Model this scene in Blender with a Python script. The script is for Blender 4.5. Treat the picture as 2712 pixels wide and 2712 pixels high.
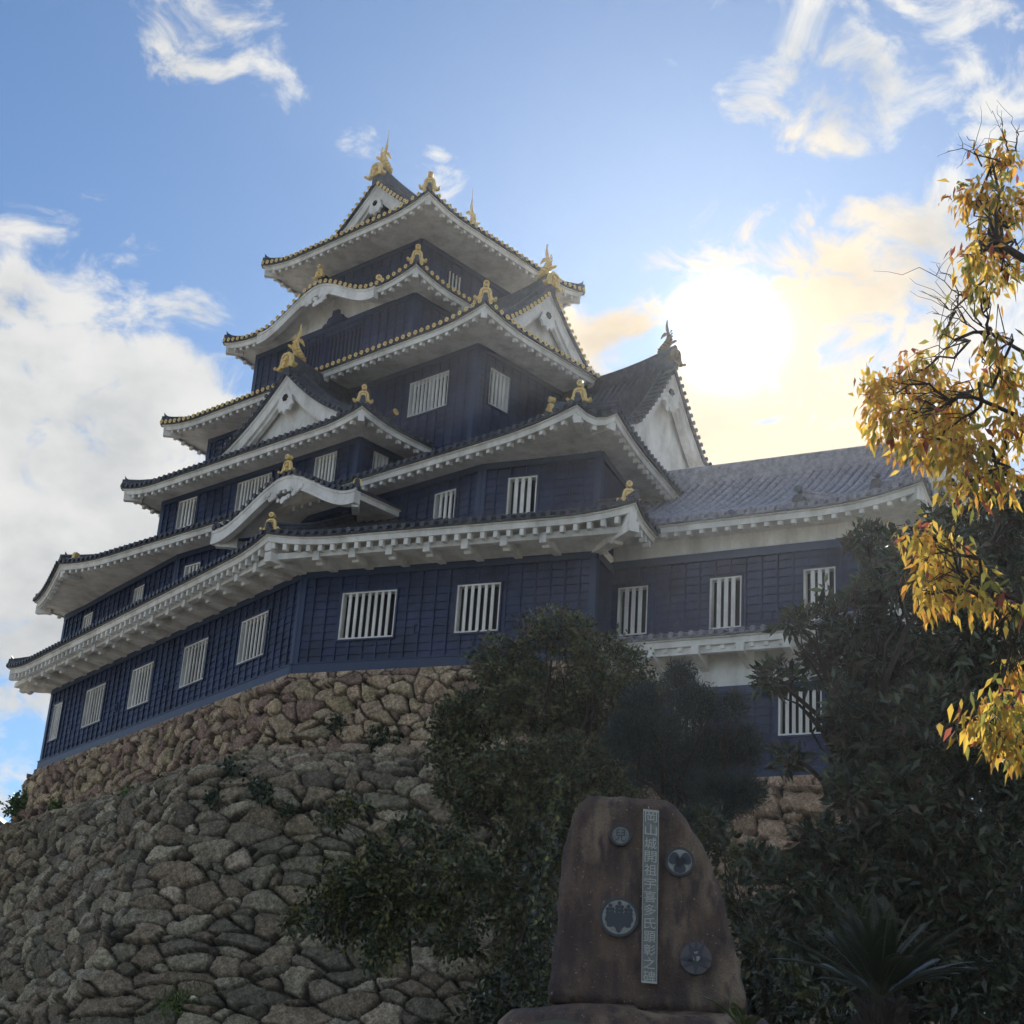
import bpy, math, random
import numpy as np
from mathutils import Matrix, Vector, noise as mnoise
for o in list(bpy.data.objects): bpy.data.objects.remove(o)
scene = bpy.context.scene
COL = scene.collection
random.seed(7); RNG = np.random.default_rng(11)
R = math.radians
# ------------------------------------------------------------------ camera (solved from the vanishing points of the keep)
FPX = 4313.8; PITCH = R(21.801); ROLL = R(3.998)
CAM = np.array([0, 0, 1.6])
FWD = np.array([0, math.cos(PITCH), math.sin(PITCH)]); UP0 = np.array([0, -math.sin(PITCH), math.cos(PITCH)]); RT0 = np.array([1., 0, 0])
RT = math.cos(ROLL) * RT0 + math.sin(ROLL) * UP0; UPV = -math.sin(ROLL) * RT0 + math.cos(ROLL) * UP0
cd = bpy.data.cameras.new("camera"); cam = bpy.data.objects.new("camera", cd); COL.objects.link(cam)
cd.sensor_width = 36; cd.lens = FPX / 2712 * 36; cd.clip_end = 6000; cd.clip_start = 0.1
m = Matrix.Identity(4)
for i, ax in enumerate((RT, UPV, -FWD)):
    for j in range(3): m[j][i] = ax[j]
m.translation = Vector(CAM); cam.matrix_world = m
scene.camera = cam
# ------------------------------------------------------------------ light
SUN_EL = R(28.3); SUN_AZ = R(7.98)          # azimuth clockwise from +Y
SUNDIR = np.array([math.sin(SUN_AZ) * math.cos(SUN_EL), math.cos(SUN_AZ) * math.cos(SUN_EL), math.sin(SUN_EL)])
sd = bpy.data.lights.new("sun", 'SUN'); sun = bpy.data.objects.new("sun", sd); COL.objects.link(sun)
sd.energy = 4.0; sd.angle = R(0.5); sd.color = (1, .93, .8)
sun.rotation_euler = Vector(SUNDIR).to_track_quat('Z', 'Y').to_euler()
scene.view_settings.view_transform = 'Standard'; scene.view_settings.look = 'None'
scene.view_settings.exposure = 0.6; scene.view_settings.gamma = 1.0

def ray(x, y):
    d = RT * (x - 1356) / FPX - UPV * (y - 1356) / FPX + FWD
    return d
def at(x, y, D):                             # world point seen in that direction at ground distance D
    d = ray(x, y); return CAM + d * D / math.hypot(d[0], d[1])

# ------------------------------------------------------------------ sky
world = bpy.data.worlds.new("World"); scene.world = world; world.use_nodes = True
nt = world.node_tree; N = nt.nodes; LK = nt.links
for n in list(N): N.remove(n)
def wn(t, **kw):
    n = N.new(t)
    for k, v in kw.items(): setattr(n, k, v)
    return n
def wmath(op, a, b=None, clamp=False):
    n = wn('ShaderNodeMath', operation=op, use_clamp=clamp)
    for i, v in enumerate((a, b)):
        if v is None: continue
        if isinstance(v, (int, float)): n.inputs[i].default_value = v
        else: LK.new(v, n.inputs[i])
    return n.outputs[0]
def wmap(v, f0, f1, t0, t1):
    n = wn('ShaderNodeMapRange', interpolation_type='SMOOTHSTEP')
    LK.new(v, n.inputs[0])
    for i, q in enumerate((f0, f1, t0, t1)): n.inputs[i + 1].default_value = q
    return n.outputs[0]
def wmixc(f, a, b):
    n = wn('ShaderNodeMix', data_type='RGBA')
    if isinstance(f, float): n.inputs[0].default_value = f
    else: LK.new(f, n.inputs[0])
    for i, v in ((6, a), (7, b)):
        if isinstance(v, tuple): n.inputs[i].default_value = v
        else: LK.new(v, n.inputs[i])
    return n.outputs[2]
tc = wn('ShaderNodeTexCoord'); DIRV = tc.outputs['Generated']
sky = wn('ShaderNodeTexSky', sky_type='NISHITA'); sky.sun_disc = False; sky.sun_elevation = SUN_EL; sky.sun_rotation = SUN_AZ
sky.air_density = 1.0; sky.dust_density = 0.2; sky.ozone_density = 2.2; sky.altitude = 50
def wdot(v):
    n = wn('ShaderNodeVectorMath', operation='DOT_PRODUCT'); LK.new(DIRV, n.inputs[0]); n.inputs[1].default_value = tuple(v); return n.outputs['Value']
def lobe(x, y, r, s=1.0):                    # r: radius in photo pixels
    d = ray(x, y); d = d / np.linalg.norm(d)
    return wmath('MULTIPLY', wmap(wdot(d), math.cos(r / FPX * 1.35), math.cos(r / FPX * .25), 0, 1), s)
def wmax(l):
    o = l[0]
    for q in l[1:]: o = wmath('MAXIMUM', o, q)
    return o
lobes = wmax([lobe(*q) for q in ((60, 1440, 470, 1.35), (330, 1120, 340, 1.15), (480, 1380, 260, 1.1), (250, 780, 200, .62), (60, 700, 150, .5), (40, 1000, 320, 1.15),
    (540, 60, 190, .62), (720, 150, 140, .5), (2150, 110, 280, .62), (2420, 200, 260, .5), (2650, 60, 200, .5), (1850, 90, 100, .3),
    (2200, 1000, 430, .98), (2480, 850, 340, .88), (2000, 1130, 360, 1.1), (1640, 960, 190, 1.), (2330, 640, 170, .62), (2480, 590, 160, .6),
    (950, 412, 75, .58), (1175, 465, 85, .55), (140, 575, 60, .35), (40, 2120, 90, .5), (240, 575, 70, .4), (2680, 300, 180, .5))]
    + [lobe(2900, 2000, 1500, .8), lobe(-1500, 1500, 1200, .8)])
# clouds elsewhere round the sky: broken cover away from the framed part
nz = wn('ShaderNodeTexNoise'); LK.new(DIRV, nz.inputs['Vector']); nz.inputs['Scale'].default_value = 2.2; nz.inputs['Detail'].default_value = 3
back = wmap(wdot(FWD), .72, .55, 0, 1)
away = wmath('MULTIPLY', wmap(nz.outputs['Fac'], .42, .6, 0, .95), back)
mask = wmath('MAXIMUM', lobes, away)
mp = wn('ShaderNodeMapping'); LK.new(DIRV, mp.inputs[0]); mp.inputs['Scale'].default_value = (1, 1, 1.5)
n1 = wn('ShaderNodeTexNoise'); LK.new(mp.outputs[0], n1.inputs['Vector']); n1.inputs['Scale'].default_value = 20; n1.inputs['Detail'].default_value = 12; n1.inputs['Roughness'].default_value = .58; n1.inputs['Distortion'].default_value = .55
n2 = wn('ShaderNodeTexNoise'); LK.new(mp.outputs[0], n2.inputs['Vector']); n2.inputs['Scale'].default_value = 7; n2.inputs['Detail'].default_value = 6; n2.inputs['Roughness'].default_value = .55
dens0 = wmath('ADD', mask, wmath('MULTIPLY', wmath('SUBTRACT', n1.outputs['Fac'], .5), 3.2))
dens = wmap(dens0, .36, 1.0, 0, 1)
dens = wmath('MULTIPLY', dens, wmap(mask, .02, .3, 0, 1))
sdot = wdot(SUNDIR)
glow = wmath('ADD', wmath('MULTIPLY', wmath('POWER', wmath('MAXIMUM', sdot, 0.0), 2600), .85), wmath('MULTIPLY', wmath('POWER', wmath('MAXIMUM', sdot, 0.0), 300), .07))
core = wmath('MULTIPLY', wmath('POWER', wmath('MAXIMUM', sdot, 0.0), 6000), 14.0)
# cloud brightness (in the sky texture's units): white rims, grey thick parts, brighter toward the sun
shade = wmap(wmath('SUBTRACT', wmath('MULTIPLY', dens0, .45), wmath('ADD', wmath('MULTIPLY', wmath('SUBTRACT', n2.outputs['Fac'], .5), 2.0), wmath('MULTIPLY', wmath('SUBTRACT', n1.outputs['Fac'], .5), 1.6))), .2, 1.0, 0, 1)
ccol = wmixc(shade, (6.0, 6.0, 5.9, 1), (2.9, 3.15, 3.4, 1))
glow = wmath('MULTIPLY', glow, wmath('ADD', wmath('MULTIPLY', n1.outputs['Fac'], 2.2), -.1))
gl = wn('ShaderNodeVectorMath', operation='SCALE'); gl.inputs[0].default_value = (7.5, 5.9, 3.4); LK.new(glow, gl.inputs['Scale'])
near = wmap(sdot, math.cos(R(9.5)), math.cos(R(3)), 0, 1)
ccol = wmixc(near, ccol, wmixc(shade, (6.6, 5.5, 3.9, 1), (3.9, 3.1, 2.3, 1)))
cadd = wn('ShaderNodeVectorMath', operation='ADD'); LK.new(ccol, cadd.inputs[0]); LK.new(gl.outputs[0], cadd.inputs[1])
skyc = wn('ShaderNodeVectorMath', operation='MULTIPLY'); LK.new(sky.outputs[0], skyc.inputs[0]); skyc.inputs[1].default_value = (.60, .74, .86)
gl2 = wn('ShaderNodeVectorMath', operation='SCALE'); gl2.inputs[0].default_value = (1.3, 1.25, 1.1); LK.new(glow, gl2.inputs['Scale'])
sadd = wn('ShaderNodeVectorMath', operation='ADD'); LK.new(skyc.outputs[0], sadd.inputs[0]); LK.new(gl2.outputs[0], sadd.inputs[1])
mixc = wmixc(dens, sadd.outputs[0], cadd.outputs[0])
cr = wn('ShaderNodeVectorMath', operation='SCALE'); cr.inputs[0].default_value = (5, 4.8, 4.2); LK.new(core, cr.inputs['Scale'])
fin = wn('ShaderNodeVectorMath', operation='ADD'); LK.new(mixc, fin.inputs[0]); LK.new(cr.outputs[0], fin.inputs[1])
bg = wn('ShaderNodeBackground'); LK.new(fin.outputs[0], bg.inputs[0]); bg.inputs[1].default_value = 0.09
wo = wn('ShaderNodeOutputWorld'); LK.new(bg.outputs[0], wo.inputs[0])

# ------------------------------------------------------------------ materials
def mat(name, col, rough=.6, metal=0., spec=.5, noise=None, bump=None, trans=0., vcol=False, coat=0.):
    m = bpy.data.materials.new(name); m.use_nodes = True; t = m.node_tree; b = t.nodes['Principled BSDF']
    b.inputs['Base Color'].default_value = (*col, 1); b.inputs['Roughness'].default_value = rough; b.inputs['Metallic'].default_value = metal
    b.inputs['Specular IOR Level'].default_value = spec; b.inputs['Coat Weight'].default_value = coat
    tcn = t.nodes.new('ShaderNodeTexCoord'); src = None
    if vcol:
        a = t.nodes.new('ShaderNodeAttribute'); a.attribute_name = 'Col'; src = a.outputs['Color']; t.links.new(src, b.inputs['Base Color'])
    if noise:                                 # (scale, colour2, stretch z, lo, hi, detail)
        mpn = t.nodes.new('ShaderNodeMapping'); t.links.new(tcn.outputs['Object'], mpn.inputs[0]); mpn.inputs['Scale'].default_value = (1, 1, noise[2])
        n = t.nodes.new('ShaderNodeTexNoise'); t.links.new(mpn.outputs[0], n.inputs['Vector']); n.inputs['Scale'].default_value = noise[0]; n.inputs['Detail'].default_value = 8; n.inputs['Roughness'].default_value = .65
        r = t.nodes.new('ShaderNodeMapRange'); t.links.new(n.outputs['Fac'], r.inputs[0]); r.inputs[1].default_value = noise[3]; r.inputs[2].default_value = noise[4]
        x = t.nodes.new('ShaderNodeMix'); x.data_type = 'RGBA'; t.links.new(r.outputs[0], x.inputs[0])
        if src is None: x.inputs[6].default_value = (*col, 1)
        else: t.links.new(src, x.inputs[6])
        if src is not None:
            mu = t.nodes.new('ShaderNodeMix'); mu.data_type = 'RGBA'; mu.blend_type = 'MULTIPLY'; mu.inputs[0].default_value = 1; t.links.new(src, mu.inputs[6]); mu.inputs[7].default_value = (*noise[1], 1)
            t.links.new(mu.outputs[2], x.inputs[7])
        else: x.inputs[7].default_value = (*noise[1], 1)
        t.links.new(x.outputs[2], b.inputs['Base Color'])
    if bump:                                  # (scale, strength, distance)
        n = t.nodes.new('ShaderNodeTexNoise'); t.links.new(tcn.outputs['Object'], n.inputs['Vector']); n.inputs['Scale'].default_value = bump[0]; n.inputs['Detail'].default_value = 10; n.inputs['Roughness'].default_value = .7
        bp = t.nodes.new('ShaderNodeBump'); bp.inputs['Strength'].default_value = bump[1]; bp.inputs['Distance'].default_value = bump[2]
        t.links.new(n.outputs['Fac'], bp.inputs['Height']); t.links.new(bp.outputs[0], b.inputs['Normal'])
    if trans:
        tr = t.nodes.new('ShaderNodeBsdfTranslucent'); ms = t.nodes.new('ShaderNodeMixShader'); ms.inputs[0].default_value = trans
        out = [q for q in t.nodes if q.type == 'OUTPUT_MATERIAL'][0]
        t.links.new(b.outputs[0], ms.inputs[1]); t.links.new(tr.outputs[0], ms.inputs[2]); t.links.new(ms.outputs[0], out.inputs[0])
        if src is not None: t.links.new(src, tr.inputs[0])
        else: tr.inputs[0].default_value = (*col, 1)
    return m
WHITE = mat('white_plaster', (.81, .80, .77), .75, noise=(1.6, (.52, .50, .46), .3, .44, .74), bump=(7, .25, .03))
NAVY = mat('dark_lacquered_boards', (.013, .025, .070), .45, spec=.45, noise=(2.8, (.033, .046, .098), .35, .38, .70), bump=(14, .4, .012))  # black lacquer tinted navy: the sky's blue reflection is put into the colour
TRIM = mat('dark_trim_boards', (.016, .036, .092), .4, spec=.5, noise=(3, (.028, .048, .10), .3, .4, .7))  # trim carries the reflected sky blue in its colour too
TILE = mat('black_roof_tile', (.038, .042, .056), .45, spec=.45, noise=(3.5, (.085, .088, .1), 1, .42, .72), bump=(25, .25, .01))
GTILE = mat('hazed_roof_tile', (.25, .24, .28), .42, spec=.5, noise=(3.5, (.11, .11, .13), 1, .42, .72), bump=(25, .25, .01))  # turret tile: haze put into the colour as a lighter lavender grey
GOLD = mat('gold_leaf', (.90, .68, .27), .40, metal=.25, noise=(9, (.74, .50, .16), 1, .4, .7), bump=(30, .3, .01))
GOLD2 = mat('gold_worn', (.55, .36, .17), .5, metal=.2)
DGOLD = mat('backlit_dark_gold', (.20, .15, .08), .5, metal=.2)  # gold darkened in its colour to imitate the backlit ornaments of one gable
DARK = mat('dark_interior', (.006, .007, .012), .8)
GLASS = mat('pale_shutter', (.45, .47, .5), .3)
BRONZE = mat('dark_bronze', (.045, .05, .06), .45, metal=.4, bump=(40, .3, .004))
PLATE = mat('weathered_metal_plate', (.20, .21, .20), .5, metal=.2, noise=(14, (.12, .13, .13), 1, .4, .7))
PALE = mat('pale_inlay', (.30, .32, .30), .55, noise=(30, (.2, .21, .2), 1, .4, .6))
def speckle(m, sc, lo, hi, fac):
    t = m.node_tree; b = t.nodes['Principled BSDF']; src = b.inputs['Base Color'].links[0].from_socket; tcn = t.nodes.new('ShaderNodeTexCoord')
    n = t.nodes.new('ShaderNodeTexNoise'); t.links.new(tcn.outputs['Object'], n.inputs['Vector']); n.inputs['Scale'].default_value = sc; n.inputs['Detail'].default_value = 5; n.inputs['Roughness'].default_value = .7
    q = t.nodes.new('ShaderNodeMapRange'); t.links.new(n.outputs['Fac'], q.inputs[0]); q.inputs[1].default_value = .36; q.inputs[2].default_value = .64; q.inputs[3].default_value = lo; q.inputs[4].default_value = hi
    v = t.nodes.new('ShaderNodeVectorMath'); v.operation = 'SCALE'; t.links.new(src, v.inputs[0]); t.links.new(q.outputs[0], v.inputs['Scale']); t.links.new(v.outputs[0], b.inputs['Base Color']); return m
STONE = mat('wall_stones', (.3, .25, .2), .88, vcol=True, noise=(4.2, (.55, .54, .5), .8, .38, .62), bump=(9, .9, .07)); speckle(STONE, 16, .55, 1.5, 1); speckle(NAVY, 1.1, .65, 1.35, 1); speckle(NAVY, 9, .8, 1.2, 1); speckle(WHITE, .9, .84, 1.1, 1); speckle(TILE, 6, .6, 1.5, 1); speckle(GTILE, 6, .65, 1.4, 1)
def rock_mat():
    m = mat('monument_rock', (.20, .135, .10), .75, noise=(2.6, (.07, .05, .05), .35, .36, .6), bump=(12, 1.0, .06)); t = m.node_tree; b = t.nodes['Principled BSDF']; src = b.inputs['Base Color'].links[0].from_socket
    tcn = t.nodes.new('ShaderNodeTexCoord')
    def nz(sc, lo, hi, z=1.):
        mpn = t.nodes.new('ShaderNodeMapping'); t.links.new(tcn.outputs['Object'], mpn.inputs[0]); mpn.inputs['Scale'].default_value = (1, 1, z); n = t.nodes.new('ShaderNodeTexNoise'); t.links.new(mpn.outputs[0], n.inputs['Vector']); n.inputs['Scale'].default_value = sc; n.inputs['Detail'].default_value = 6
        r_ = t.nodes.new('ShaderNodeMapRange'); t.links.new(n.outputs['Fac'], r_.inputs[0]); r_.inputs[1].default_value = lo; r_.inputs[2].default_value = hi; return r_.outputs[0]
    def over(f, col, a):
        x = t.nodes.new('ShaderNodeMix'); x.data_type = 'RGBA'; t.links.new(f, x.inputs[0]); t.links.new(a, x.inputs[6]); x.inputs[7].default_value = (*col, 1); return x.outputs[2]
    src = over(nz(1.7, .50, .64, .5), (.30, .23, .165), src); src = over(nz(9, .50, .66, .35), (.075, .055, .055), src); src = over(nz(38, .66, .72), (.42, .39, .36), src); src = over(nz(70, .60, .70), (.06, .045, .04), src); t.links.new(src, b.inputs['Base Color']); return m
ROCK = rock_mat()
BARK = mat('bark', (.05, .04, .032), .9, noise=(14, (.025, .02, .018), .3, .4, .6), bump=(25, .6, .02))
LEAFD = mat('evergreen_leaf', (.04, .06, .03), .3, spec=.6, vcol=True, trans=.12)
LEAFA = mat('autumn_leaf', (.5, .3, .05), .5, vcol=True, trans=.55)
GRASS = mat('grass_ground', (.05, .075, .03), .9, noise=(.8, (.09, .08, .05), 1, .4, .6), bump=(20, .5, .05))
GRAVEL = mat('gravel_ground', (.36, .33, .28), .95, noise=(.25, (.26, .24, .2), 1, .4, .65), bump=(30, .3, .02))

# ------------------------------------------------------------------ mesh building
class MB:
    def __init__(s): s.v = []; s.f = []; s.m = []; s.sm = []; s.n = 0; s.c = []
    def add(s, v, f, mi=0, smooth=False):
        v = np.asarray(v, float).reshape(-1, 3); s.v.append(v); k = s.n
        s.f += [tuple(int(i) + k for i in q) for q in f]; s.m += [mi] * len(f); s.sm += [smooth] * len(f); s.n += len(v)
    def box8(s, p, mi=0):                     # 4 bottom points then 4 top points, same order
        s.add(p, [(3, 2, 1, 0), (4, 5, 6, 7), (0, 1, 5, 4), (1, 2, 6, 5), (2, 3, 7, 6), (3, 0, 4, 7)], mi)
    def obox(s, c, ax, ay, az, mi=0):         # centre and three half vectors
        c, ax, ay, az = map(np.asarray, (c, ax, ay, az)); p = []
        for k in (-1, 1):
            for i, j in ((-1, -1), (1, -1), (1, 1), (-1, 1)): p.append(c + ax * i + ay * j + az * k)
        s.box8(p, mi)
    def grid(s, P, mi=0, smooth=True, closed=False):   # P (n,m,3)
        P = np.asarray(P); n, mm = P.shape[:2]; f = []
        for i in range(n - 1):
            for j in range(mm if closed else mm - 1):
                j2 = (j + 1) % mm; f.append((i * mm + j, (i + 1) * mm + j, (i + 1) * mm + j2, i * mm + j2))
        s.add(P.reshape(-1, 3), f, mi, smooth)
    def tube(s, path, rad, mi=0, seg=6, cap=None, flat=1.0, upv=(0, 0, 1)):
        path = np.asarray(path, float); n = len(path)
        rad = np.broadcast_to(np.asarray(rad, float), (n,)); t = np.gradient(path, axis=0); t /= np.linalg.norm(t, axis=1)[:, None] + 1e-9
        u = np.cross(t, np.asarray(upv, float)); l = np.linalg.norm(u, axis=1)[:, None]; u = np.where(l < 1e-4, np.array([[1., 0, 0]]), u / (l + 1e-9)); w = np.cross(u, t)
        a = np.linspace(0, 2 * math.pi, seg, endpoint=False)
        P = path[:, None] + rad[:, None, None] * (np.cos(a)[None, :, None] * u[:, None] * flat + np.sin(a)[None, :, None] * w[:, None])
        s.grid(P, mi, True, True)
        if cap is not None:
            s.add(P[0], [tuple(range(seg))], cap); s.add(P[-1], [tuple(range(seg))[::-1]], cap)
    def prism(s, pts, org, ax, az, dep, mi=0, mside=None):   # polygon in (ax,az) extruded along dep
        org, ax, az, dep = map(lambda q: np.asarray(q, float), (org, ax, az, dep)); n = len(pts)
        A = [org + ax * p[0] + az * p[1] for p in pts]; B = [q + dep for q in A]
        s.add(A + B, [tuple(range(n))[::-1], tuple(range(n, 2 * n))], mi)
        s.add(A + B, [(i, (i + 1) % n, (i + 1) % n + n, i + n) for i in range(n)], mi if mside is None else mside)
    def build(s, name, mats, parent=None, org=None):
        if s.n == 0: return None
        me = bpy.data.meshes.new(name); V = np.concatenate(s.v)
        o0 = np.asarray(org if org is not None else (ORG.get(parent.name, (0, 0, 0)) if parent else (0, 0, 0)), float)
        me.from_pydata((V - o0).tolist(), [], s.f)
        for q in (mats if isinstance(mats, (list, tuple)) else [mats]): me.materials.append(q)
        me.polygons.foreach_set('material_index', s.m); me.polygons.foreach_set('use_smooth', s.sm)
        if s.c: 
            ca = me.color_attributes.new('Col', 'FLOAT_COLOR', 'POINT'); cc = np.concatenate(s.c); cc = np.hstack([cc, np.ones((len(cc), 1))]).astype(np.float32); ca.data.foreach_set('color', cc.ravel())
        me.update(); o = bpy.data.objects.new(name, me); COL.objects.link(o)
        if parent is not None: o.parent = parent
        else: o.location = o0
        ORG[o.name] = o0
        return o
ORG = {}
def thing(name, label, cat, loc, group=None):
    o = bpy.data.objects.new(name, None); COL.objects.link(o); o.location = tuple(loc); ORG[o.name] = np.asarray(loc, float)
    o['label'] = label; o['category'] = cat
    if group: o['group'] = group
    return o
def tag(o, label=None, cat=None, group=None, kind=None):
    if label: o['label'] = label
    if cat: o['category'] = cat
    if group: o['group'] = group
    if kind: o['kind'] = kind
    return o

# ------------------------------------------------------------------ frames
ku, kc, ka, kt = R(-42.573), R(-22.798), R(-54.661), R(-27.62)
U = np.array([math.cos(ku), math.sin(ku), 0]); Vv = np.array([-math.sin(ku), math.cos(ku), 0]); Z = np.array([0, 0, 1.])
def hitp(x, y, P, n): d = ray(x, y); return CAM + d * np.dot(P - CAM, n) / np.dot(d, n)
P0 = at(775.1, 1783, 50.)
nC = np.array([-math.sin(kc), math.cos(kc), 0])
KO = hitp(1276.5, 1238.2, P0, nC); KO[2] = 0
class Frame:
    def __init__(s, o, ax, ay): s.o, s.ax, s.ay = np.asarray(o, float), np.asarray(ax, float), np.asarray(ay, float)
    def __call__(s, p, z=None):
        p = np.asarray(p, float)
        if z is None: return s.o + p[..., 0:1] * s.ax + p[..., 1:2] * s.ay + p[..., 2:3] * Z
        return s.o + p[..., 0:1] * s.ax + p[..., 1:2] * s.ay + np.asarray(z, float)[..., None] * Z
KF = Frame(KO, U, Vv)
Tt = np.array([math.cos(kt), math.sin(kt), 0]); Tn = np.array([-math.sin(kt), math.cos(kt), 0])
TO = KF(np.array([3.21, 2.81, 0.])); TF = Frame(TO, Tt, Tn)
def v2(*a): return np.array(a, float)

# ------------------------------------------------------------------ walls with lapped boards, battens and real window openings
def window(par, F, p, d, n, x0, x1, z0, z1, nb, mats=None, shutter=None, bw=.047, small=False):
    """white framed window with vertical bars; p + d*x on the wall, n outward"""
    fm, bm = mats or (WHITE, WHITE)
    def W(x, z, o): return F(np.append(p + d * x + n * o, z))
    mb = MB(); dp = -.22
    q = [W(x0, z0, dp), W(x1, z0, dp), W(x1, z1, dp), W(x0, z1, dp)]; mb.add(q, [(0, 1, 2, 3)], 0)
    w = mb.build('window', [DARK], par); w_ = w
    mb = MB(); t = .05 if not small else .045; o0, o1 = -.2, .05
    for (a0, a1, b0, b1) in ((x0, x0 + t, z0, z1), (x1 - t, x1, z0, z1), (x0 + t, x1 - t, z0, z0 + t), (x0 + t, x1 - t, z1 - t, z1)):
        pts = [W(a0, b0, o0), W(a1, b0, o0), W(a1, b0, o1), W(a0, b0, o1), W(a0, b1, o0), W(a1, b1, o0), W(a1, b1, o1), W(a0, b1, o1)]
        mb.box8(pts)
    mb.build('frame', [fm], w_)
    mb = MB(); xs = np.linspace(x0 + t, x1 - t, nb + 2)[1:-1]
    for x in xs:
        pts = [W(x - bw, z0 + t, -.03), W(x + bw, z0 + t, -.03), W(x + bw, z0 + t, .015), W(x - bw, z0 + t, .015), W(x - bw, z1 - t, -.03), W(x + bw, z1 - t, -.03), W(x + bw, z1 - t, .015), W(x - bw, z1 - t, .015)]
        mb.box8(pts)
    mb.build('bars', [bm], w_)
    if shutter:
        mb = MB(); a0, a1 = x0 + (x1 - x0) * shutter[0], x0 + (x1 - x0) * shutter[1]
        mb.obox(W((a0 + a1) / 2, (z0 + z1) / 2, -.12), F.ax * 0 + (W(1, 0, 0) - W(0, 0, 0)) * (a1 - a0) / 2, (W(0, 0, 1) - W(0, 0, 0)) * .02, Z * (z1 - z0) / 2 * .93); mb.build('shutter', [GLASS], w_)
def wall_face(mb, F, p, q, z0, z1, wins=(), out=-1, plinth=None, beam=.24, corner=(1, 1), lap=.26, bat=.46, board=True):
    """p,q 2D ends; wins (x0,x1,z0,z1) measured from p"""
    p, q = v2(*p), v2(*q); L = np.linalg.norm(q - p); d = (q - p) / L; n = v2(d[1], -d[0]) * (1 if out < 0 else -1)
    def W(x, z, o): return F(np.append(p + d * x + n * o, z))
    zb = z0 + (plinth or 0); zt = z1 - beam
    rows = [zb + i * lap for i in range(int((zt - zb) / lap) + 1)] + [zt]
    cuts = sorted(set([0, L] + [w[0] for w in wins] + [w[1] for w in wins]))
    zc = sorted(set([round(r, 4) for r in rows] + [zt] + [w[2] for w in wins] + [w[3] for w in wins]))
    for i in range(len(zc) - 1):
        a, b = zc[i], zc[i + 1]
        if b - a < 1e-4: continue
        ri = max([k for k, r in enumerate(rows) if r <= a + 1e-3]); r0, r1 = rows[ri], rows[min(ri + 1, len(rows) - 1)]
        h = max(r1 - r0, 1e-3); oa = .03 * (1 - (a - r0) / h); ob = .03 * (1 - (b - r0) / h)
        if not board: oa = ob = 0
        j = 0
        while j < len(cuts) - 1:
            xa, xb = cuts[j], cuts[j + 1]; inside = any(w[0] - 1e-6 <= xa and xb <= w[1] + 1e-6 and w[2] - 1e-6 <= a and b <= w[3] + 1e-6 for w in wins)
            if not inside:
                mb.add([W(xa, a, oa), W(xb, a, oa), W(xb, b, ob), W(xa, b, ob)], [(0, 1, 2, 3)], 0)
                if board and abs(a - r0) < 1e-3: mb.add([W(xa, a, 0), W(xb, a, 0), W(xb, a, oa), W(xa, a, oa)], [(0, 1, 2, 3)], 0)
            j += 1
    def bx(x0, x1, a, b, o, mi=0, oin=-.02):
        mb.box8([W(x0, a, oin), W(x1, a, oin), W(x1, a, o), W(x0, a, o), W(x0, b, oin), W(x1, b, oin), W(x1, b, o), W(x0, b, o)], mi)
    if plinth:
        bx(-.08, L + .08, z0, zb, .11, 1); bx(-.1, L + .1, zb, zb + .035, .135, 1, .0)
    if beam: bx(-.03, L + .03, zt, z1 + .02, .085, 1)
    for k, e in enumerate(corner):
        if e: bx(*((-.05, .17) if k == 0 else (L - .17, L + .05)), zb, zt, .066, 1)
    if board:
        nbt = max(int(L / bat), 1)
        for i in range(1, nbt):
            x = i * L / nbt; segs = [(zb, zt)]
            for w in wins:
                if w[0] - .06 < x < w[1] + .06:
                    ns = []
                    for (a, b) in segs:
                        if w[2] - .06 > a: ns.append((a, min(b, w[2] - .06)))
                        if w[3] + .06 < b: ns.append((max(a, w[3] + .06), b))
                    segs = ns
            for (a, b) in segs:
                if b - a > .05: bx(x - .025, x + .025, a, b, .062)
    for w in wins:
        e = .055
        for (x0, x1, a, b) in ((w[0] - e, w[0], w[2] - e, w[3] + e), (w[1], w[1] + e, w[2] - e, w[3] + e), (w[0], w[1], w[2] - e, w[2]), (w[0], w[1], w[3], w[3] + e)): bx(x0, x1, a, b, .07)
    return p, d, n
def gunport(par, F, p, d, n, x, z, s=1.):
    mb = MB()
    def W(a, b, o): return F(np.append(p + d * a + n * o, b))
    for (x0, x1, a, b) in ((x - .1, x - .07, z - .14, z + .14), (x + .07, x + .1, z - .14, z + .2), (x - .07, x + .07, z - .14, z - .11), (x - .07, x + .07, z + .11, z + .14)):
        mb.box8([W(x0, a, .0), W(x1, a, .0), W(x1, a, .075), W(x0, a, .075), W(x0, b, .0), W(x1, b, .0), W(x1, b, .075), W(x0, b, .075)])
    mb.build('gun_port', [TRIM], par)

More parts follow.
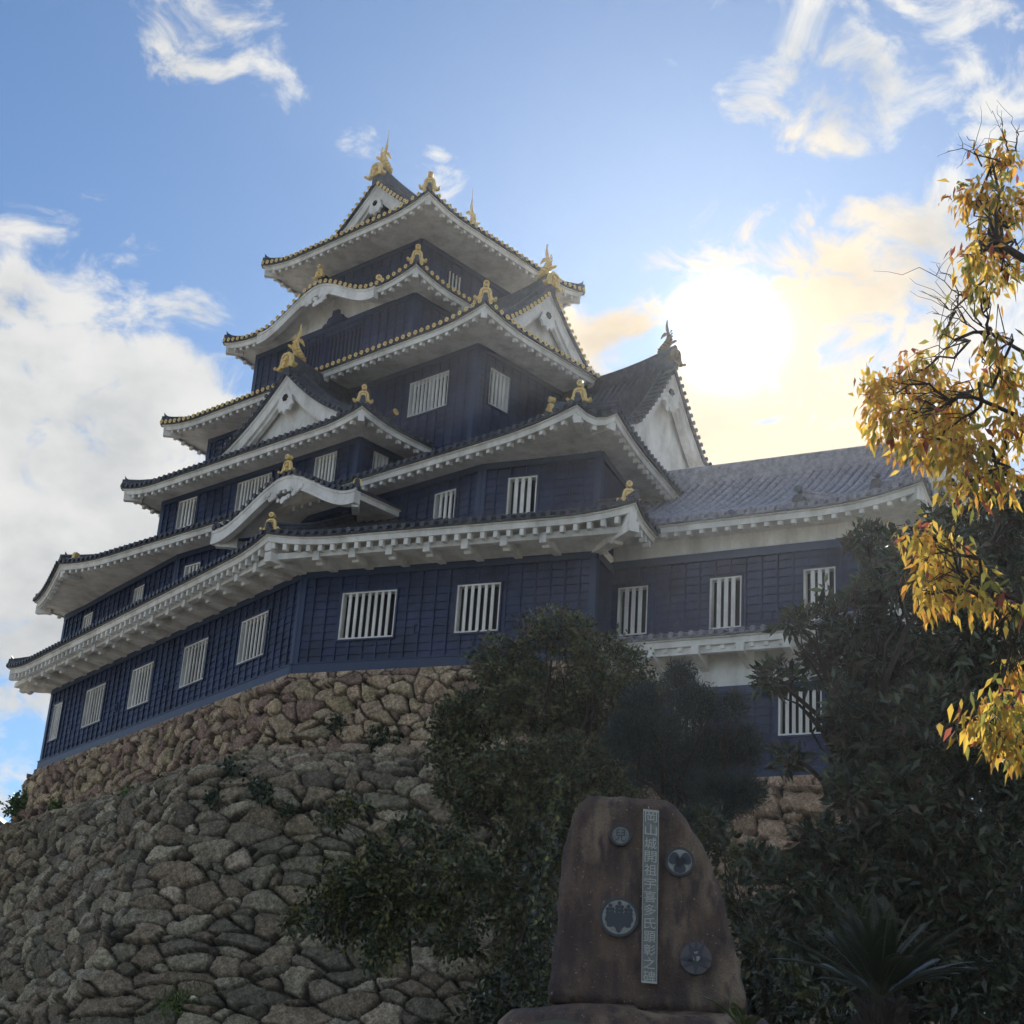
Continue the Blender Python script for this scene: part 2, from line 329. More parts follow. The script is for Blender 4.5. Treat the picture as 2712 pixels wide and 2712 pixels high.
# ------------------------------------------------------------------ tiled roofs
def prof_fn(pts):
    xs, ys = zip(*pts); return lambda d: np.interp(d, xs, ys)
def roof(par, F, poly, D, prof, ze, up=.28, Lc=2.6, caps=2, bump={}, closed=False, Dg={}, skip=(), teeth=.42, tl=.17, soff=2.4, sz=0., rs=.31, tile=TILE, brk=None, capgold=None, kara_board=.5, sideprof={}, Ds={}, fas=.29, teethskip={}, name='roof', slope_soff=0., capr=.078):
    """poly: eave corner points, anticlockwise seen from above with the roof on the left; D depth; prof height over depth"""
    poly = [v2(*p) for p in poly]; n = len(poly); nseg = n if closed else n - 1
    rm = MB(); em = MB()
    dirs = [(poly[(i + 1) % n] - poly[i]) for i in range(nseg)]; Ls = [np.linalg.norm(d) for d in dirs]; dirs = [d / l for d, l in zip(dirs, Ls)]
    def kk(i, j):
        a, b = dirs[i], dirs[j]; th = math.atan2(a[0] * b[1] - a[1] * b[0], a @ b); return math.tan(th / 2)
    info = []
    for i in range(nseg):
        k0 = kk((i - 1) % nseg, i) if (closed or i > 0) else 0.; k1 = kk(i, (i + 1) % nseg) if (closed or i < nseg - 1) else 0.
        info.append((k0, k1))
    for i in range(nseg):
        if i in skip: continue
        d, L = dirs[i], Ls[i]; inn = v2(-d[1], d[0]); k0, k1 = info[i]; bf = bump.get(i); Di = Ds.get(i, D); pr = sideprof.get(i, prof)
        lc = min(Lc, L * .55)
        u0, u1 = (up if k0 > .12 else 0), (up if k1 > .12 else 0)
        def upt(x): return u0 * np.clip(1 - x / lc, 0, 1) ** 2 + u1 * np.clip(1 - (L - x) / lc, 0, 1) ** 2
        def B(x): return bf(x) if bf else np.zeros_like(np.asarray(x, float))
        def dmax(x):
            m_ = Di
            g0, g1 = Dg.get((i, 0), 1e9), Dg.get((i, 1), 1e9)
            if k0 > 1e-3 and x < k0 * g0: m_ = min(m_, x / k0)
            if k1 > 1e-3 and (L - x) < k1 * g1: m_ = min(m_, (L - x) / k1)
            for j in range(nseg):
                if closed or abs(j - i) < 2: continue
                ij = v2(-dirs[j][1], dirs[j][0]); p_ = poly[i] + d * x; dj = (p_ - poly[j]) @ ij; c_ = inn @ ij
                if c_ < .95 and dj / (1 - c_) < 3.5: m_ = min(m_, dj / (1 - c_))
            return max(m_, .02)
        def P(x, dd): x = np.asarray(x, float); dd = np.asarray(dd, float); return poly[i] + d * x[..., None] + inn * dd[..., None]
        def Zs(x, dd):
            base = pr(dd) + upt(x) * np.clip(1 - dd / min(Di, 4.), 0, 1) ** 2
            if bf is not None:
                b = B(x); base = np.maximum(base, b + .06 * dd) if np.ndim(b) == 0 or True else base
            return ze + fas + base
        nr = max(int(round(L / rs)), 1); xs = np.linspace(0, L, nr + 1); T = np.linspace(0, 1, 9)
        T = T ** 1.0
        rows = []
        for x in xs:
            dm = dmax(x); dd = -.06 + (dm + .06) * T; xx = np.full_like(dd, x); z = Zs(xx, np.maximum(dd, 0)); rows.append(F(P(xx, dd), z))
        rows = np.array(rows); rm.grid(rows, 0, False)
        # underside lip of the tile bed at the eave
        lip = np.array([rows[:, 0], rows[:, 0] - Z * .07, F(P(xs, np.full_like(xs, .05)), Zs(xs, xs * 0) - .07)]); rm.grid(lip, 0, False)
        for j, x in enumerate(xs[:-1] + np.diff(xs) / 2):
            dm = dmax(x)
            if dm < .12: continue
            ns = 3 if dm < 1.2 else (6 if dm < 4 else 10); dd = np.linspace(-.1, dm, ns); xx = np.full_like(dd, x)
            pa = F(P(xx, dd), Zs(xx, np.maximum(dd, 0)) + .028)
            cg = caps if capgold is None else (2 if capgold(i, x) else 0)
            rm.tube(pa, capr, 0, 8)
            # round end tile
            c = pa[0]; od = -(F(np.append(inn, 0)) - F(np.append(inn * 0, 0))); a = np.linspace(0, 2 * math.pi, 10, endpoint=False); dv = F(np.append(d, 0)) - F(v2(0, 0, 0))
            ring = lambda r, o: c + od * o + r * (np.cos(a)[:, None] * dv + np.sin(a)[:, None] * Z)
            if cg:
                r1, r2, r3 = ring(capr + .012, .0), ring(capr + .012, .035), ring(.035, .035)
                rm.grid(np.array([r1, r2, r3]), 1, False, True); rm.add(ring(.035, .02), [tuple(range(10))], 2); rm.grid(np.array([r3, ring(.035, .02)]), 2, False, True)
            else:
                r1, r2 = ring(capr + .008, 0), ring(capr + .008, .03); rm.grid(np.array([r1, r2]), 0, False, True); rm.add(r2, [tuple(range(10))], 0)
        # white fascia boards, soffit and rafter ends
        ns = max(int(L / .3), 2); xs = np.linspace(0, L, ns + 1)
        def edge(o, zoff):                     # o = inset from the eave line
            x_ = np.clip(xs, k0 * o if k0 > 0 else 0, L - (k1 * o if k1 > 0 else 0)) if o >= 0 else xs
            xo = xs * (1 - 0) ; x_ = (k0 * o) + (L - (k0 + k1) * o) * (xs / L)
            return F(P(x_, np.full_like(x_, o)), ze + zoff + upt(x_) + B(x_))
        prof_e = [(.02, fas - .02), (.02, fas - .11), (.09, fas - .115), (.09, .0), (.2, .0)]
        em.grid(np.array([edge(*q) for q in prof_e]), 0, False)
        sd_ = min(soff, min(L / max(k0 + k1, 1e-3), 99) * .98 if (k0 + k1) > 0 else soff)
        so = []
        for t in np.linspace(0, 1, 7):
            o = .2 + (sd_ - .2) * t; x_ = (k0 * o) + (L - (k0 + k1) * o) * (xs / L)
            fall = (1 - t) ** 2
            so.append(F(P(x_, np.full_like(x_, o)), ze + sz + slope_soff * (o - .2) + upt(x_) * fall + B(x_)))
        em.grid(np.array(so), 0, True)
        if teeth:
            nt_ = max(int(L / teeth), 1)
            for j in range(nt_):
                x = (j + .5) * L / nt_; dm = dmax(x)
                if dm < .35: continue
                if bf is not None and B(x) > .02: continue
                w = .065; z0 = ze + float(upt(x)) - (.2 if brk else .12); z1 = ze + float(upt(x)) + .03
                pts = [F(np.append(P(x + sx * w, o), zz)) for zz in (z0, z1) for sx, o in ((-1, .14), (1, .14), (1, .14 + tl), (-1, .14 + tl))]
                em.box8(pts)
        if bf is not None:                     # thick curved board of an undulating gable
            xk = np.array([x for x in np.linspace(0, L, 90) if bf(x) > .004 or False])
            if len(xk):
                x0, x1 = xk[0], xk[-1]; xk = np.linspace(x0, x1, 60)
                km = MB()
                def E(o, zo): return F(P(xk, np.full_like(xk, o)), ze + zo + B(xk) + upt(xk))
                km.grid(np.array([E(.05, fas - .03), E(-.06, fas - .03), E(-.06, fas - .15), E(-.02, fas - .16), E(-.02, -.08), E(-.05, -.09), E(-.05, -.26), E(.2, -.26), E(.2, .02)]), 0, False)
                for e in (0, -1):
                    q = [E(o, zz)[e] for o, zz in ((-.06, fas - .03), (-.06, -.26), (.2, -.26), (.2, fas - .03))]; km.add(q, [(0, 1, 2, 3)], 0)
                km.build('curved_board', [WHITE], par)
    rb = rm.build(name, [tile, GOLD, GOLD2], par); eb = em.build('eaves', [WHITE], rb)
    # hip ridges
    for c in range(n):
        if not closed and c in (0, n - 1): continue
        i0, i1 = (c - 1) % nseg, c % nseg; k = info[i1][0]
        if k < .12: continue
        if i0 in skip and i1 in skip: continue
        d = dirs[i1]; inn = v2(-d[1], d[0]); Dh = min(Ds.get(i1, D), Ds.get(i0, D), Dg.get((i1, 0), 1e9), Dg.get((i0, 1), 1e9)); Dh = min(Dh, Ls[i1] / (k + 1e-6) * .9, Ls[i0] / (k + 1e-6) * .9)
        T = np.linspace(.0, 1, 9) * Dh; pr = sideprof.get(i1, prof)
        pts = np.array([poly[c] + (d * k + inn) * t for t in T]); zz = ze + fas + pr(T) + up * np.clip(1 - T / min(D, 4.), 0, 1) ** 2 * np.clip(1 - k * T / min(Lc, Ls[i1] * .55), 0, 1) ** 2 + .12
        hm = MB(); pa = F(pts, zz); hm.tube(pa, .12, 0, 8, cap=0, flat=.9); hm.tube(pa + Z * .13, .085, 0, 8, cap=0)
        hm.build('hip_ridge', [tile], rb)
        if teeth:
            cm = MB(); bd = d * k + inn; bd = bd / np.linalg.norm(bd); sdd = v2(-bd[1], bd[0]); zz_ = ze + up
            pts = [F(np.append(poly[c] + bd * o + sdd * w_, z_)) for z_ in (zz_ - .30, zz_ + .06) for w_, o in ((-.11, .16), (.11, .16), (.11, .9), (-.11, .9))]; cm.box8(pts); cm.build('corner_rafter', [WHITE], rb)
    return rb, (poly, dirs, ze + fas, up)

# ------------------------------------------------------------------ ornaments
BELL = [(0, .0), (.10, -.03), (.14, .02), (.2, .02), (.26, -.05), (.36, -.07), (.44, -.02), (.47, .06), (.43, .1), (.38, .07), (.32, .08), (.27, .2), (.245, .45), (.2, .6), (.12, .68)]
BELL = BELL + [(-x, z) for x, z in BELL[::-1] if x > 0]
def ornament(par, pos, face, s=.62, gold=True, disc=True, tilt=0., name='ridge_end_ornament'):
    s = s * 1.08; mt = GOLD if gold else (DGOLD if gold is None else TILE); face = np.asarray(face, float); face = face / np.linalg.norm(face); ax = np.cross(Z, face)
    up_ = Z * math.cos(tilt) + ax * math.sin(tilt); axx = np.cross(up_, face)
    mb = MB(); up_ = up_ * .8; axx = axx * 1.05; mb.prism([(p[0] * s, p[1] * s) for p in BELL], pos, axx, up_, -face * .1 * s * 1.6, 0)
    # raised inner arch, boss and curls
    o2 = pos + face * .02
    arch = [(-.15, .12), (-.13, .45), (-.08, .54), (.08, .54), (.13, .45), (.15, .12)]
    for (a, b) in zip(arch[:-1], arch[1:]):
        A = o2 + axx * a[0] * s + up_ * a[1] * s; B_ = o2 + axx * b[0] * s + up_ * b[1] * s; mb.tube([A, B_], .022 * s, 1, 5)
    for cx, cz, r in ((0, .12, .085), (-.06, .3, .05), (.06, .3, .05), (-.42, .03, .06), (.42, .03, .06)):
        c = o2 + axx * cx * s + up_ * cz * s; mb.tube([c - face * .02, c + face * .03 * s * 2], r * s, 0, 10, cap=0)
    if disc:
        c = pos + up_ * .92 * s; mb.tube([c - face * .25 * s, c + face * .05 * s], .13 * s, 0, 12, cap=0); mb.tube([c + face * .05 * s, c + face * .07 * s], .07 * s, 1, 10, cap=1)
        mb.tube([pos + up_ * .6 * s - face * .05, pos + up_ * .86 * s - face * .1], .06 * s, 2, 6)
    mb.build(name, [mt, GOLD2 if gold else TILE, TILE], par)
def disc_tile(par, pos, face, r=.1, gold=True, ln=.5):
    face = np.asarray(face, float); face /= np.linalg.norm(face); mb = MB()
    mb.tube([pos - face * ln - Z * .05, pos - face * .06, pos], r * .9, 1, 10); mb.tube([pos, pos + face * .05], r, 0, 12, cap=0); mb.tube([pos + face * .05, pos + face * .06], r * .5, 2, 8, cap=2)
    mb.build('ridge_end_disc', [GOLD if gold else TILE, TILE, GOLD2 if gold else TILE], par)
def horn(par, pos, face, s=.5):
    face = np.asarray(face, float); face /= np.linalg.norm(face); mb = MB(); ax = np.cross(Z, face)
    pts = [(-.6, 0), (.05, 0), (.12, .14), (.16, .42), (.04, .28), (-.14, .2), (-.6, .16)]
    mb.prism([(p[0] * s, p[1] * s) for p in pts], pos - ax * .08, face, Z, ax * .16); mb.tube([pos - face * .2, pos + face * .22], .08, 0, 8, cap=0)
    mb.build('corner_tile', [TILE], par)
def fish(par, pos, face, s=1., rod=False, gold=True):
    """roof fish: head on the ridge looking inward, tail swept up"""
    face = np.asarray(face, float); face /= np.linalg.norm(face); sd_ = np.cross(Z, face); mb = MB()
    def Q(f, z, x=0): return pos + face * f * s + Z * z * s + sd_ * x * s
    path = [(-.62, .02), (-.45, .1), (-.25, .2), (-.08, .36), (.03, .58), (.03, .8), (-.05, .98), (-.06, 1.12)]
    mb.tube([Q(*p) for p in path], np.array([.1, .19, .25, .24, .2, .15, .11, .07]) * s, 0, 10, cap=0, flat=.75, upv=sd_)
    for sgn in (1, -1):                       # tail lobes, pectoral fins, dorsal spikes
        mb.prism([(-.06, 1.0), (-.02, 1.18), (-.1, 1.45), (-.13, 1.78), (-.2, 1.42), (-.18, 1.15)] if sgn > 0 else [(-.1, .98), (-.25, 1.08), (-.4, .98), (-.5, .78), (-.33, .86), (-.18, .88)], Q(0, 0) - sd_ * .03 * s, face * s, Z * s, sd_ * .06 * s)
        mb.prism([(.0, .3), (.14, .42), (.34, .5), (.4, .6), (.28, .62), (.1, .56)], Q(0, 0, sgn * .12), face * s * .8 + sd_ * sgn * .35 * s, Z * s, sd_ * .04 * s)
    for i in range(5):
        z = .3 + i * .17; f = .17 + .06 * math.sin(i * .8); mb.prism([(f - .08, z), (f + .06, z + .1), (f - .04, z + .14)], Q(0, 0) - sd_ * .02 * s, face * s, Z * s, sd_ * .04 * s)
    for i in range(7):                        # belly scales as rings
        t = i / 7; j = 1 + t * 5; k = int(j); a = np.array(path[k]); b = np.array(path[k + 1]); c = a + (b - a) * (j - k); r = (.24, .25, .25, .24, .2, .17, .14)[i]
        mb.tube([Q(c[0] - .01, c[1] - .02), Q(c[0] + .01, c[1] + .02)], [r * s * .98, r * s * 1.02], 1, 10, flat=.75, upv=sd_)
    if rod: mb.tube([Q(-.14, 1.6), Q(-.16, 2.35)], .012, 1, 5, cap=1)
    mb.build('fish_ornament', [GOLD if gold else (DGOLD if gold is None else TILE), GOLD2 if gold else TILE], par)

# ------------------------------------------------------------------ gables
def gable(par, F, c, out, W, zb, za, back, tile=TILE, capg=True, slopes=True, wallm=WHITE, drop=0., conc=.3, verge=.42, rh=.42, dark_in=False, fishs=1., rod=False, pend=1., lift=.25, orn=True, goldorn=True, ridge=True, spread=0., fan=False, zf=None):
    """triangular gable: c 2D point under the apex on the gable plane, out = unit 2D outward"""
    c = v2(*c); out = v2(*out); sdv = v2(-out[1], out[0])
    H = za - zb
    def zc(w):
        if zf is not None: return zf(np.abs(w))
        t = 1 - np.abs(w) / W; return zb + H * ((1 - conc) * t + conc * t * np.abs(t))
    def Q(w, y, z): w, y, z = np.broadcast_arrays(np.asarray(w, float), np.asarray(y, float), np.asarray(z, float)); return F(c + sdv * w[..., None] + out * y[..., None], z)
    g = MB(); We = W + spread
    if slopes:
        ny = max(int(back / .31), 1); ys = np.linspace(verge, -back, ny + 1)
        for sg in (1, -1):
            w = np.linspace(.0, We, 10); P = np.array([Q(w * sg, y, zc(w)) for y in ys]); g.grid(P, 0, False)
            for y in ys[1:] + .15:
                g.tube(Q(w * sg, y, zc(w) + .028), .078, 0, 8)
    # verge tiles
    wf = np.linspace(.18, We, 200)
    for sg in (1, -1):
        zz = zc(wf); L = np.concatenate([[0], np.cumsum(np.hypot(np.diff(wf), np.diff(zz)))]); m_ = int(L[-1] / .27)
        for k in range(m_):
            w = np.interp((k + .5) * L[-1] / m_, L, wf); z = zc(w) + .03; a, b = Q(w * sg, -.12, z), Q(w * sg, verge + .1, z - .01)
            g.tube([a, b], .075, 0, 8); ft = (b - a) / np.linalg.norm(b - a)
            if capg: g.tube([b, b + ft * .03], .088, 1, 10, cap=1); g.tube([b + ft * .03, b + ft * .035], .035, 2, 8, cap=2)
            else: g.tube([b, b + ft * .02], .084, 0, 10, cap=0)
        w = np.linspace(0, We, 24); g.grid(np.array([Q(w * sg, -.12, zc(w)), Q(w * sg, verge + .06, zc(w)), Q(w * sg, verge + .06, zc(w) - .1), Q(w * sg, verge - .1, zc(w) - .1)]), 0, False)
        # descending ridge beside the verge
        w = np.linspace(.1, We * .93, 14); g.tube(Q(w * sg, -.3, zc(w) + .12), .11, 0, 8, cap=0); g.tube(Q(w * sg, -.3, zc(w) + .25), .08, 0, 8, cap=0)
        g.tube(Q(w * sg, -.75, zc(w) + .1), .095, 0, 8, cap=0)
    gb = g.build('gable_roof' if slopes else 'verge_tiles', [tile, GOLD, GOLD2], par)
    b = MB()
    for sg in (1, -1):
        w = np.linspace(0, We, 24)
        # barge board, stepped
        b.grid(np.array([Q(w * sg, verge - .06, zc(w) - .1), Q(w * sg, verge - .06, zc(w) - .24), Q(w * sg, verge - .1, zc(w) - .245), Q(w * sg, verge - .1, zc(w) - .62 - .1 * w / We), Q(w * sg, verge - .3, zc(w) - .62 - .1 * w / We)]), 0, False)
        b.grid(np.array([Q(w * sg, verge - .22, zc(w) - .5), Q(w * sg, verge - .22, zc(w) - .8), Q(w * sg, verge - .4, zc(w) - .8), Q(w * sg, verge - .4, zc(w) - .1)]), 0, False)
    b.build('barge_board', [WHITE], gb)
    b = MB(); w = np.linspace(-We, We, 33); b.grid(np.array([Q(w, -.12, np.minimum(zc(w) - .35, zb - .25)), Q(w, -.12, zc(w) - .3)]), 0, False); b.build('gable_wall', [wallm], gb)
    if pend:
        s = pend; pm = MB(); zp = za - .78 - .25 * s; o = Q(0, verge - .2, zp)
        ax = F(np.append(sdv, 0)) - F(v2(0, 0, 0)); oo = F(np.append(out, 0)) - F(v2(0, 0, 0))
        sh = [(0, -.62), (.1, -.45), (.26, -.5), (.3, -.34), (.42, -.3), (.34, -.1), (.3, .15), (.14, .38), (-.14, .38), (-.3, .15), (-.34, -.1), (-.42, -.3), (-.3, -.34), (-.26, -.5), (-.1, -.45)]
        pm.prism([(p[0] * s, p[1] * s) for p in sh], o, ax, Z, oo * .1)
        for k in range(6):
            a = k * math.pi / 3; q = o + oo * .1 + ax * math.cos(a) * .085 * s + Z * math.sin(a) * .085 * s; pm.tube([q, q + oo * .03], .055 * s, 1, 8, cap=1)
        q = o + oo * .1; pm.tube([q, q + oo * .05], .08 * s, 1, 8, cap=1)
        if fan:
            for k in range(26):
                a = random.uniform(-.1, math.pi + .1); r = random.uniform(.1, .62) * s; q = o + oo * .08 + ax * math.cos(a) * r * .8 - Z * (math.sin(a) * r + .1); pm.tube([q, q + oo * .06], random.uniform(.05, .1) * s, 0, 7, cap=0)
        pm.build('gable_pendant', [WHITE, DARK], gb)
    if ridge:
        r = MB(); ys = np.linspace(verge + .05, -back, 14); lf = lift * np.clip(1 - (verge - ys) / 3.0, 0, 1) ** 2
        zz = za + lf
        for (hw, h0, h1) in ((.17, -.1, .12), (.13, .12, .27), (.10, .27, rh)):
            r.grid(np.array([[*Q(-hw, y, z + h0), ] for y, z in zip(ys, zz)]).reshape(len(ys), 1, 3).repeat(1, 1), 0) if False else None
            A = np.array([Q(np.array([-hw, -hw, hw, hw]), y, np.array([za - .12 if h0 < 0 else z + h0, z + h1, z + h1, za - .12 if h0 < 0 else z + h0])) for y, z in zip(ys, zz)]); r.grid(A, 0, False, True); r.add(A[0], [(0, 1, 2, 3)], 0)
        r.tube(Q(np.zeros(len(ys)), ys, zz + rh + .03), .09, 0, 8, cap=0)
        r.build('ridge', [tile], gb)
        oo = F(np.append(out, 0)) - F(v2(0, 0, 0))
        if orn:
            ornament(par, Q(0, verge + .12, za + lift - .16), oo, s=1.02 if goldorn is not None else .85, gold=goldorn, disc=False)
            fish(par, Q(0, verge - .3, za + lift + rh), oo, s=fishs * .85, rod=rod, gold=goldorn)
    return gb

# ================================================================== ground
gm = MB(); gs = 3000.
gm.add([(-gs, -gs, 0), (gs, -gs, 0), (gs, gs, 0), (-gs, gs, 0)], [(0, 1, 2, 3)]); tag(gm.build('ground', [GRAVEL]), kind='structure')
def bankz(x, y):
    a = np.clip((y - 7.) / 7.5, 0, 1); a = a * a * (3 - 2 * a); b = np.clip((x + 1.6 - (y - 14) * .02) / 2.2, 0, 1); b = b * b * (3 - 2 * b)
    return 2.75 * a * b + .012 * np.clip(y - 14, 0, 60) * b
gx, gy = np.meshgrid(np.linspace(-3, 26, 88), np.linspace(6.5, 46, 100), indexing='ij')
gz = bankz(gx, gy) + .05 * np.sin(gx * 2.1 + gy) * np.clip(bankz(gx, gy), 0, 1) + .01
gm = MB(); gm.grid(np.dstack([gx, gy, gz])); tag(gm.build('garden_bank', [GRASS]), kind='structure')

# ================================================================== the keep
AF, AP, CC = v2(-26.09, 2.38), v2(-5.59, -2.01), v2(3.73, 1.34)
dC = (CC - AP) / np.linalg.norm(CC - AP); dD = v2(-dC[1], dC[0]); dA = (AP - AF) / np.linalg.norm(AP - AF)
BL, BR_ = v2(-15.46, .1), v2(.0, .05)
LA, LC = np.linalg.norm(AP - AF), np.linalg.norm(CC - AP)
BK = v2(-24.6, 15.5); BKR = CC + dD * 14
keep = thing('castle_keep', 'black six-storey castle keep with white eaves and gold roof ornaments on the stone base', 'castle', KF(np.array([-11.5, 6, 15.4])))
# --- first storey
ZB = 15.42
m = MB()
Aw = [(LA - r, LA - l, b, t) for (l, r, b, t) in ((2.07 - .0, 3.96, 16.5, 18.02), (6.41, 8.31, 16.5, 18.02), (10.81, 12.72, 16.5, 18.03), (15.16, 17.05, 16.5, 18.03), (19.5, 20.4, 16.5, 18.03))]
pA = wall_face(m, KF, AF, AP, ZB, 18.82, Aw, plinth=.30)
Cw = [(1.49, 3.40, 16.47, 18.02), (5.46, 6.90, 16.47, 18.02)]
pC = wall_face(m, KF, AP, CC, ZB, 18.82, Cw, plinth=.30)
wall_face(m, KF, CC, CC + dD * 3, ZB, 18.82, [], plinth=.30, board=False)
wall_face(m, KF, BK, AF, ZB, 18.82, [], plinth=.30)
m.build('first_storey_wall', [NAVY, TRIM], keep)
for i, w in enumerate(Aw): window(keep, KF, *pA, *w, nb=6 if i < 4 else 4, bw=.034)
window(keep, KF, *pC, *Cw[0], nb=7); window(keep, KF, *pC, *Cw[1], nb=5)
for x in (5.1, 9.45, 13.76, 18.17): gunport(keep, KF, *pA, LA - x, 16.75)
gunport(keep, KF, *pC, 4.19, 16.7)
# --- roof 1 with bracketed eaves
def off(poly, o):
    poly = [v2(*p) for p in poly]; out = []
    for i, p in enumerate(poly):
        ds = []
        if i > 0: d = poly[i] - poly[i - 1]; ds.append(v2(d[1], -d[0]) / np.linalg.norm(d))
        if i < len(poly) - 1: d = poly[i + 1] - poly[i]; ds.append(v2(d[1], -d[0]) / np.linalg.norm(d))
        mm = sum(ds) / (1 + (ds[0] @ ds[1] if len(ds) == 2 else 0)) if len(ds) == 2 else ds[0]
        out.append(p + mm * o)
    return out
e1 = off([BK, AF, AP, CC, CC + dD * 6], 1.78); e1[-1] = e1[-2] + dD * 2.1; e1[0] = e1[1] + (e1[0] - e1[1]) * .5; e1[1] = e1[1] + dA * .7; e1[0] = e1[0] + dA * .7
r1, inf1 = roof(keep, KF, e1, 4.2, prof_fn([(0, 0), (1.85, .85), (4.2, 2.2)]), 19.06, up=.26, Lc=2.4, caps=0, soff=1.0, sz=.14, tl=.2, teeth=.42, brk=True, Ds={0: 2.2, 3: 1.9})
bm = MB()
for (p, d, L, n) in ((AF, dA, LA, v2(dA[1], -dA[0])), (AP, dC, LC, v2(dC[1], -dC[0]))):
    def W(x, o, z): return KF(np.append(p + d * x + n * o, z))
    k0 = 0 if p is AF else .11
    for (o0, o1, z0, z1) in ((1.12, 1.36, 18.80, 19.0),):
        a, b = (-o1 * .72, L + o1 * .29) if p is AF else (-o1 * .29, L + o1 * 1.0)
        bm.box8([W(a, o0, z0), W(b, o0, z0), W(b, o1, z0), W(a, o1, z0), W(a, o0, z1), W(b, o0, z1), W(b, o1, z1), W(a, o1, z1)])
    a, b = (-.75, L + .3) if p is AF else (-.3, L + 1.05)
    bm.add([W(0, -.02, 18.78), W(L, -.02, 18.78), W(b, 1.1, 18.98), W(a, 1.1, 18.98)], [(0, 1, 2, 3)])
bm.build('eave_beam', [WHITE], r1)
def arm(p, n, w=.11, ln=1.42, s=1.):
    d = v2(-n[1], n[0]); a = MB(); prof_ = [(0, 18.98), (0, 18.74), (.3, 18.70), (.7, 18.70), (.92, 18.72), (1.0, 18.63), (1.12, 18.60), (1.16, 18.68), (ln, 18.66), (ln, 18.98)]
    pts = [(o * s if o < 1.1 else o * s, z) for o, z in prof_]
    q = KF(np.append(p - d * w, 0)); a.prism(pts, q, KF(np.append(n, 0)) - KF(v2(0, 0, 0)), Z, (KF(np.append(d, 0)) - KF(v2(0, 0, 0))) * 2 * w)
    a.build('eave_bracket', [WHITE], r1)
nA2, nC2 = v2(dA[1], -dA[0]), v2(dC[1], -dC[0])
for k in range(16): arm(AF + dA * (LA - 1.28 * k - .75), nA2)
for k in range(7): arm(AP + dC * (1.15 + 1.26 * k), nC2)
mit = (nA2 + nC2) / np.linalg.norm(nA2 + nC2); arm(AP, mit, w=.14, ln=1.6, s=1.05)
mit2 = (nC2 + v2(dC[0], dC[1])) / math.sqrt(2); arm(CC, mit2, w=.16, ln=1.95, s=1.25)
mit3 = (nA2 - dA) / math.sqrt(2); arm(AF, mit3, w=.14, ln=1.45, s=1.0)
# --- second storey
m = MB()
Z2a, Z2b = 19.2, 22.08
L2 = np.linalg.norm(BL - AF)
Aw2 = [(LA - x1, LA - x0, 20.3, 21.55) for x0, x1 in ((17.79, 18.77), (12.85, 13.8))]
p2A = wall_face(m, KF, AF, BL, Z2a, Z2b, Aw2, board=True)
Bw2 = [(.52, 1.46, 20.45, 21.48), (13.45, 14.4, 20.3, 21.48)]
p2B = wall_face(m, KF, BL, BR_, Z2a, Z2b, Bw2)
s0 = (BR_ - AP) @ dC
Cw2 = [(6.88 - s0, 7.86 - s0, 20.15, 21.49)]
p2C = wall_face(m, KF, BR_, CC, Z2a, Z2b, Cw2)
wall_face(m, KF, CC, CC + dD * 7, Z2a, Z2b, [], board=False)
wall_face(m, KF, BK, AF, Z2a, Z2b, [])
m.build('second_storey_wall', [NAVY, TRIM], keep)
for w in Aw2: window(keep, KF, *p2A, *w, nb=3)
window(keep, KF, *p2B, *Bw2[0], nb=3); window(keep, KF, *p2B, *Bw2[1], nb=3); window(keep, KF, *p2C, *Cw2[0], nb=3, bw=.06)
# --- roof 2: the big hip-and-gable roof over the pentagon
R2P = [(-24.8, 10.0), (-27.05, 1.35), (-21.8, -1.02), (4.62, -.98), (5.25, .15), (3.35, 6.25)]
p2 = prof_fn([(0, 0), (2.2, .95), (4.6, 2.25), (7.4, 3.5), (8.3, 4.7), (9.5, 6.65)])
r2, inf2 = roof(keep, KF, R2P, 9.4, p2, 22.02, up=.3, Lc=3.2, caps=0, soff=3.4, sz=.03, Dg={(2, 1): 6.0, (3, 0): 3.6, (3, 1): 3.6, (4, 0): 3.6}, Ds={0: 3.5, 1: 6.5, 3: 4.0, 4: 4.3})
r2['label'] = 'wide dark tiled roof over the second storey'
gable(keep, KF, (.75, 8.4), (1, 0), 3.9, 24.6, 28.8, 4.7, tile=TILE, capg=False, slopes=False, zf=lambda w: 22.3 + p2(9.38 - w), fishs=.85, pend=1.15, fan=True, lift=.3, goldorn=None)
# --- undulating gable over the cut corner (on roof 1)
def kara(xc, w, H, flare=.12):
    def f(x):
        s = np.abs(np.asarray(x, float) - xc) / w; b = np.where(s < 1, H * (.5 + .5 * np.cos(math.pi * np.clip(s, 0, 1) ** .92)), 0) + flare * np.clip((s - .8) / .35, 0, 1) ** 2 * (s < 1.25); return np.where(s < 1.0, np.maximum(b, .0045), 0)
    return f
KX0, KX1, KB = -10.75, -3.55, -2.0
k2, _ = roof(keep, KF, [(KX0, .4), (KX0, KB), (KX1, KB), (KX1, .4)], 2.4, prof_fn([(0, 0), (2.4, .5)]), 21.05, up=.0, caps=0, bump={1: kara(3.6, 3.62, 1.28)}, soff=2.2, rs=.29, Ds={0: .1, 2: .1}, sz=.0, name='undulating_gable_roof')
m = MB(); xx = np.linspace(KX0 + .2, KX1 - .2, 24); zt = 21.05 + kara(3.6, 3.62, 1.28)(xx - KX0) + .02
m.grid(np.array([KF(np.c_[xx, xx * 0 + KB + .86], np.minimum(21.98, zt)), KF(np.c_[xx, xx * 0 + KB + .86], zt)]), 0, False); m.build('gable_wall', [WHITE], k2)
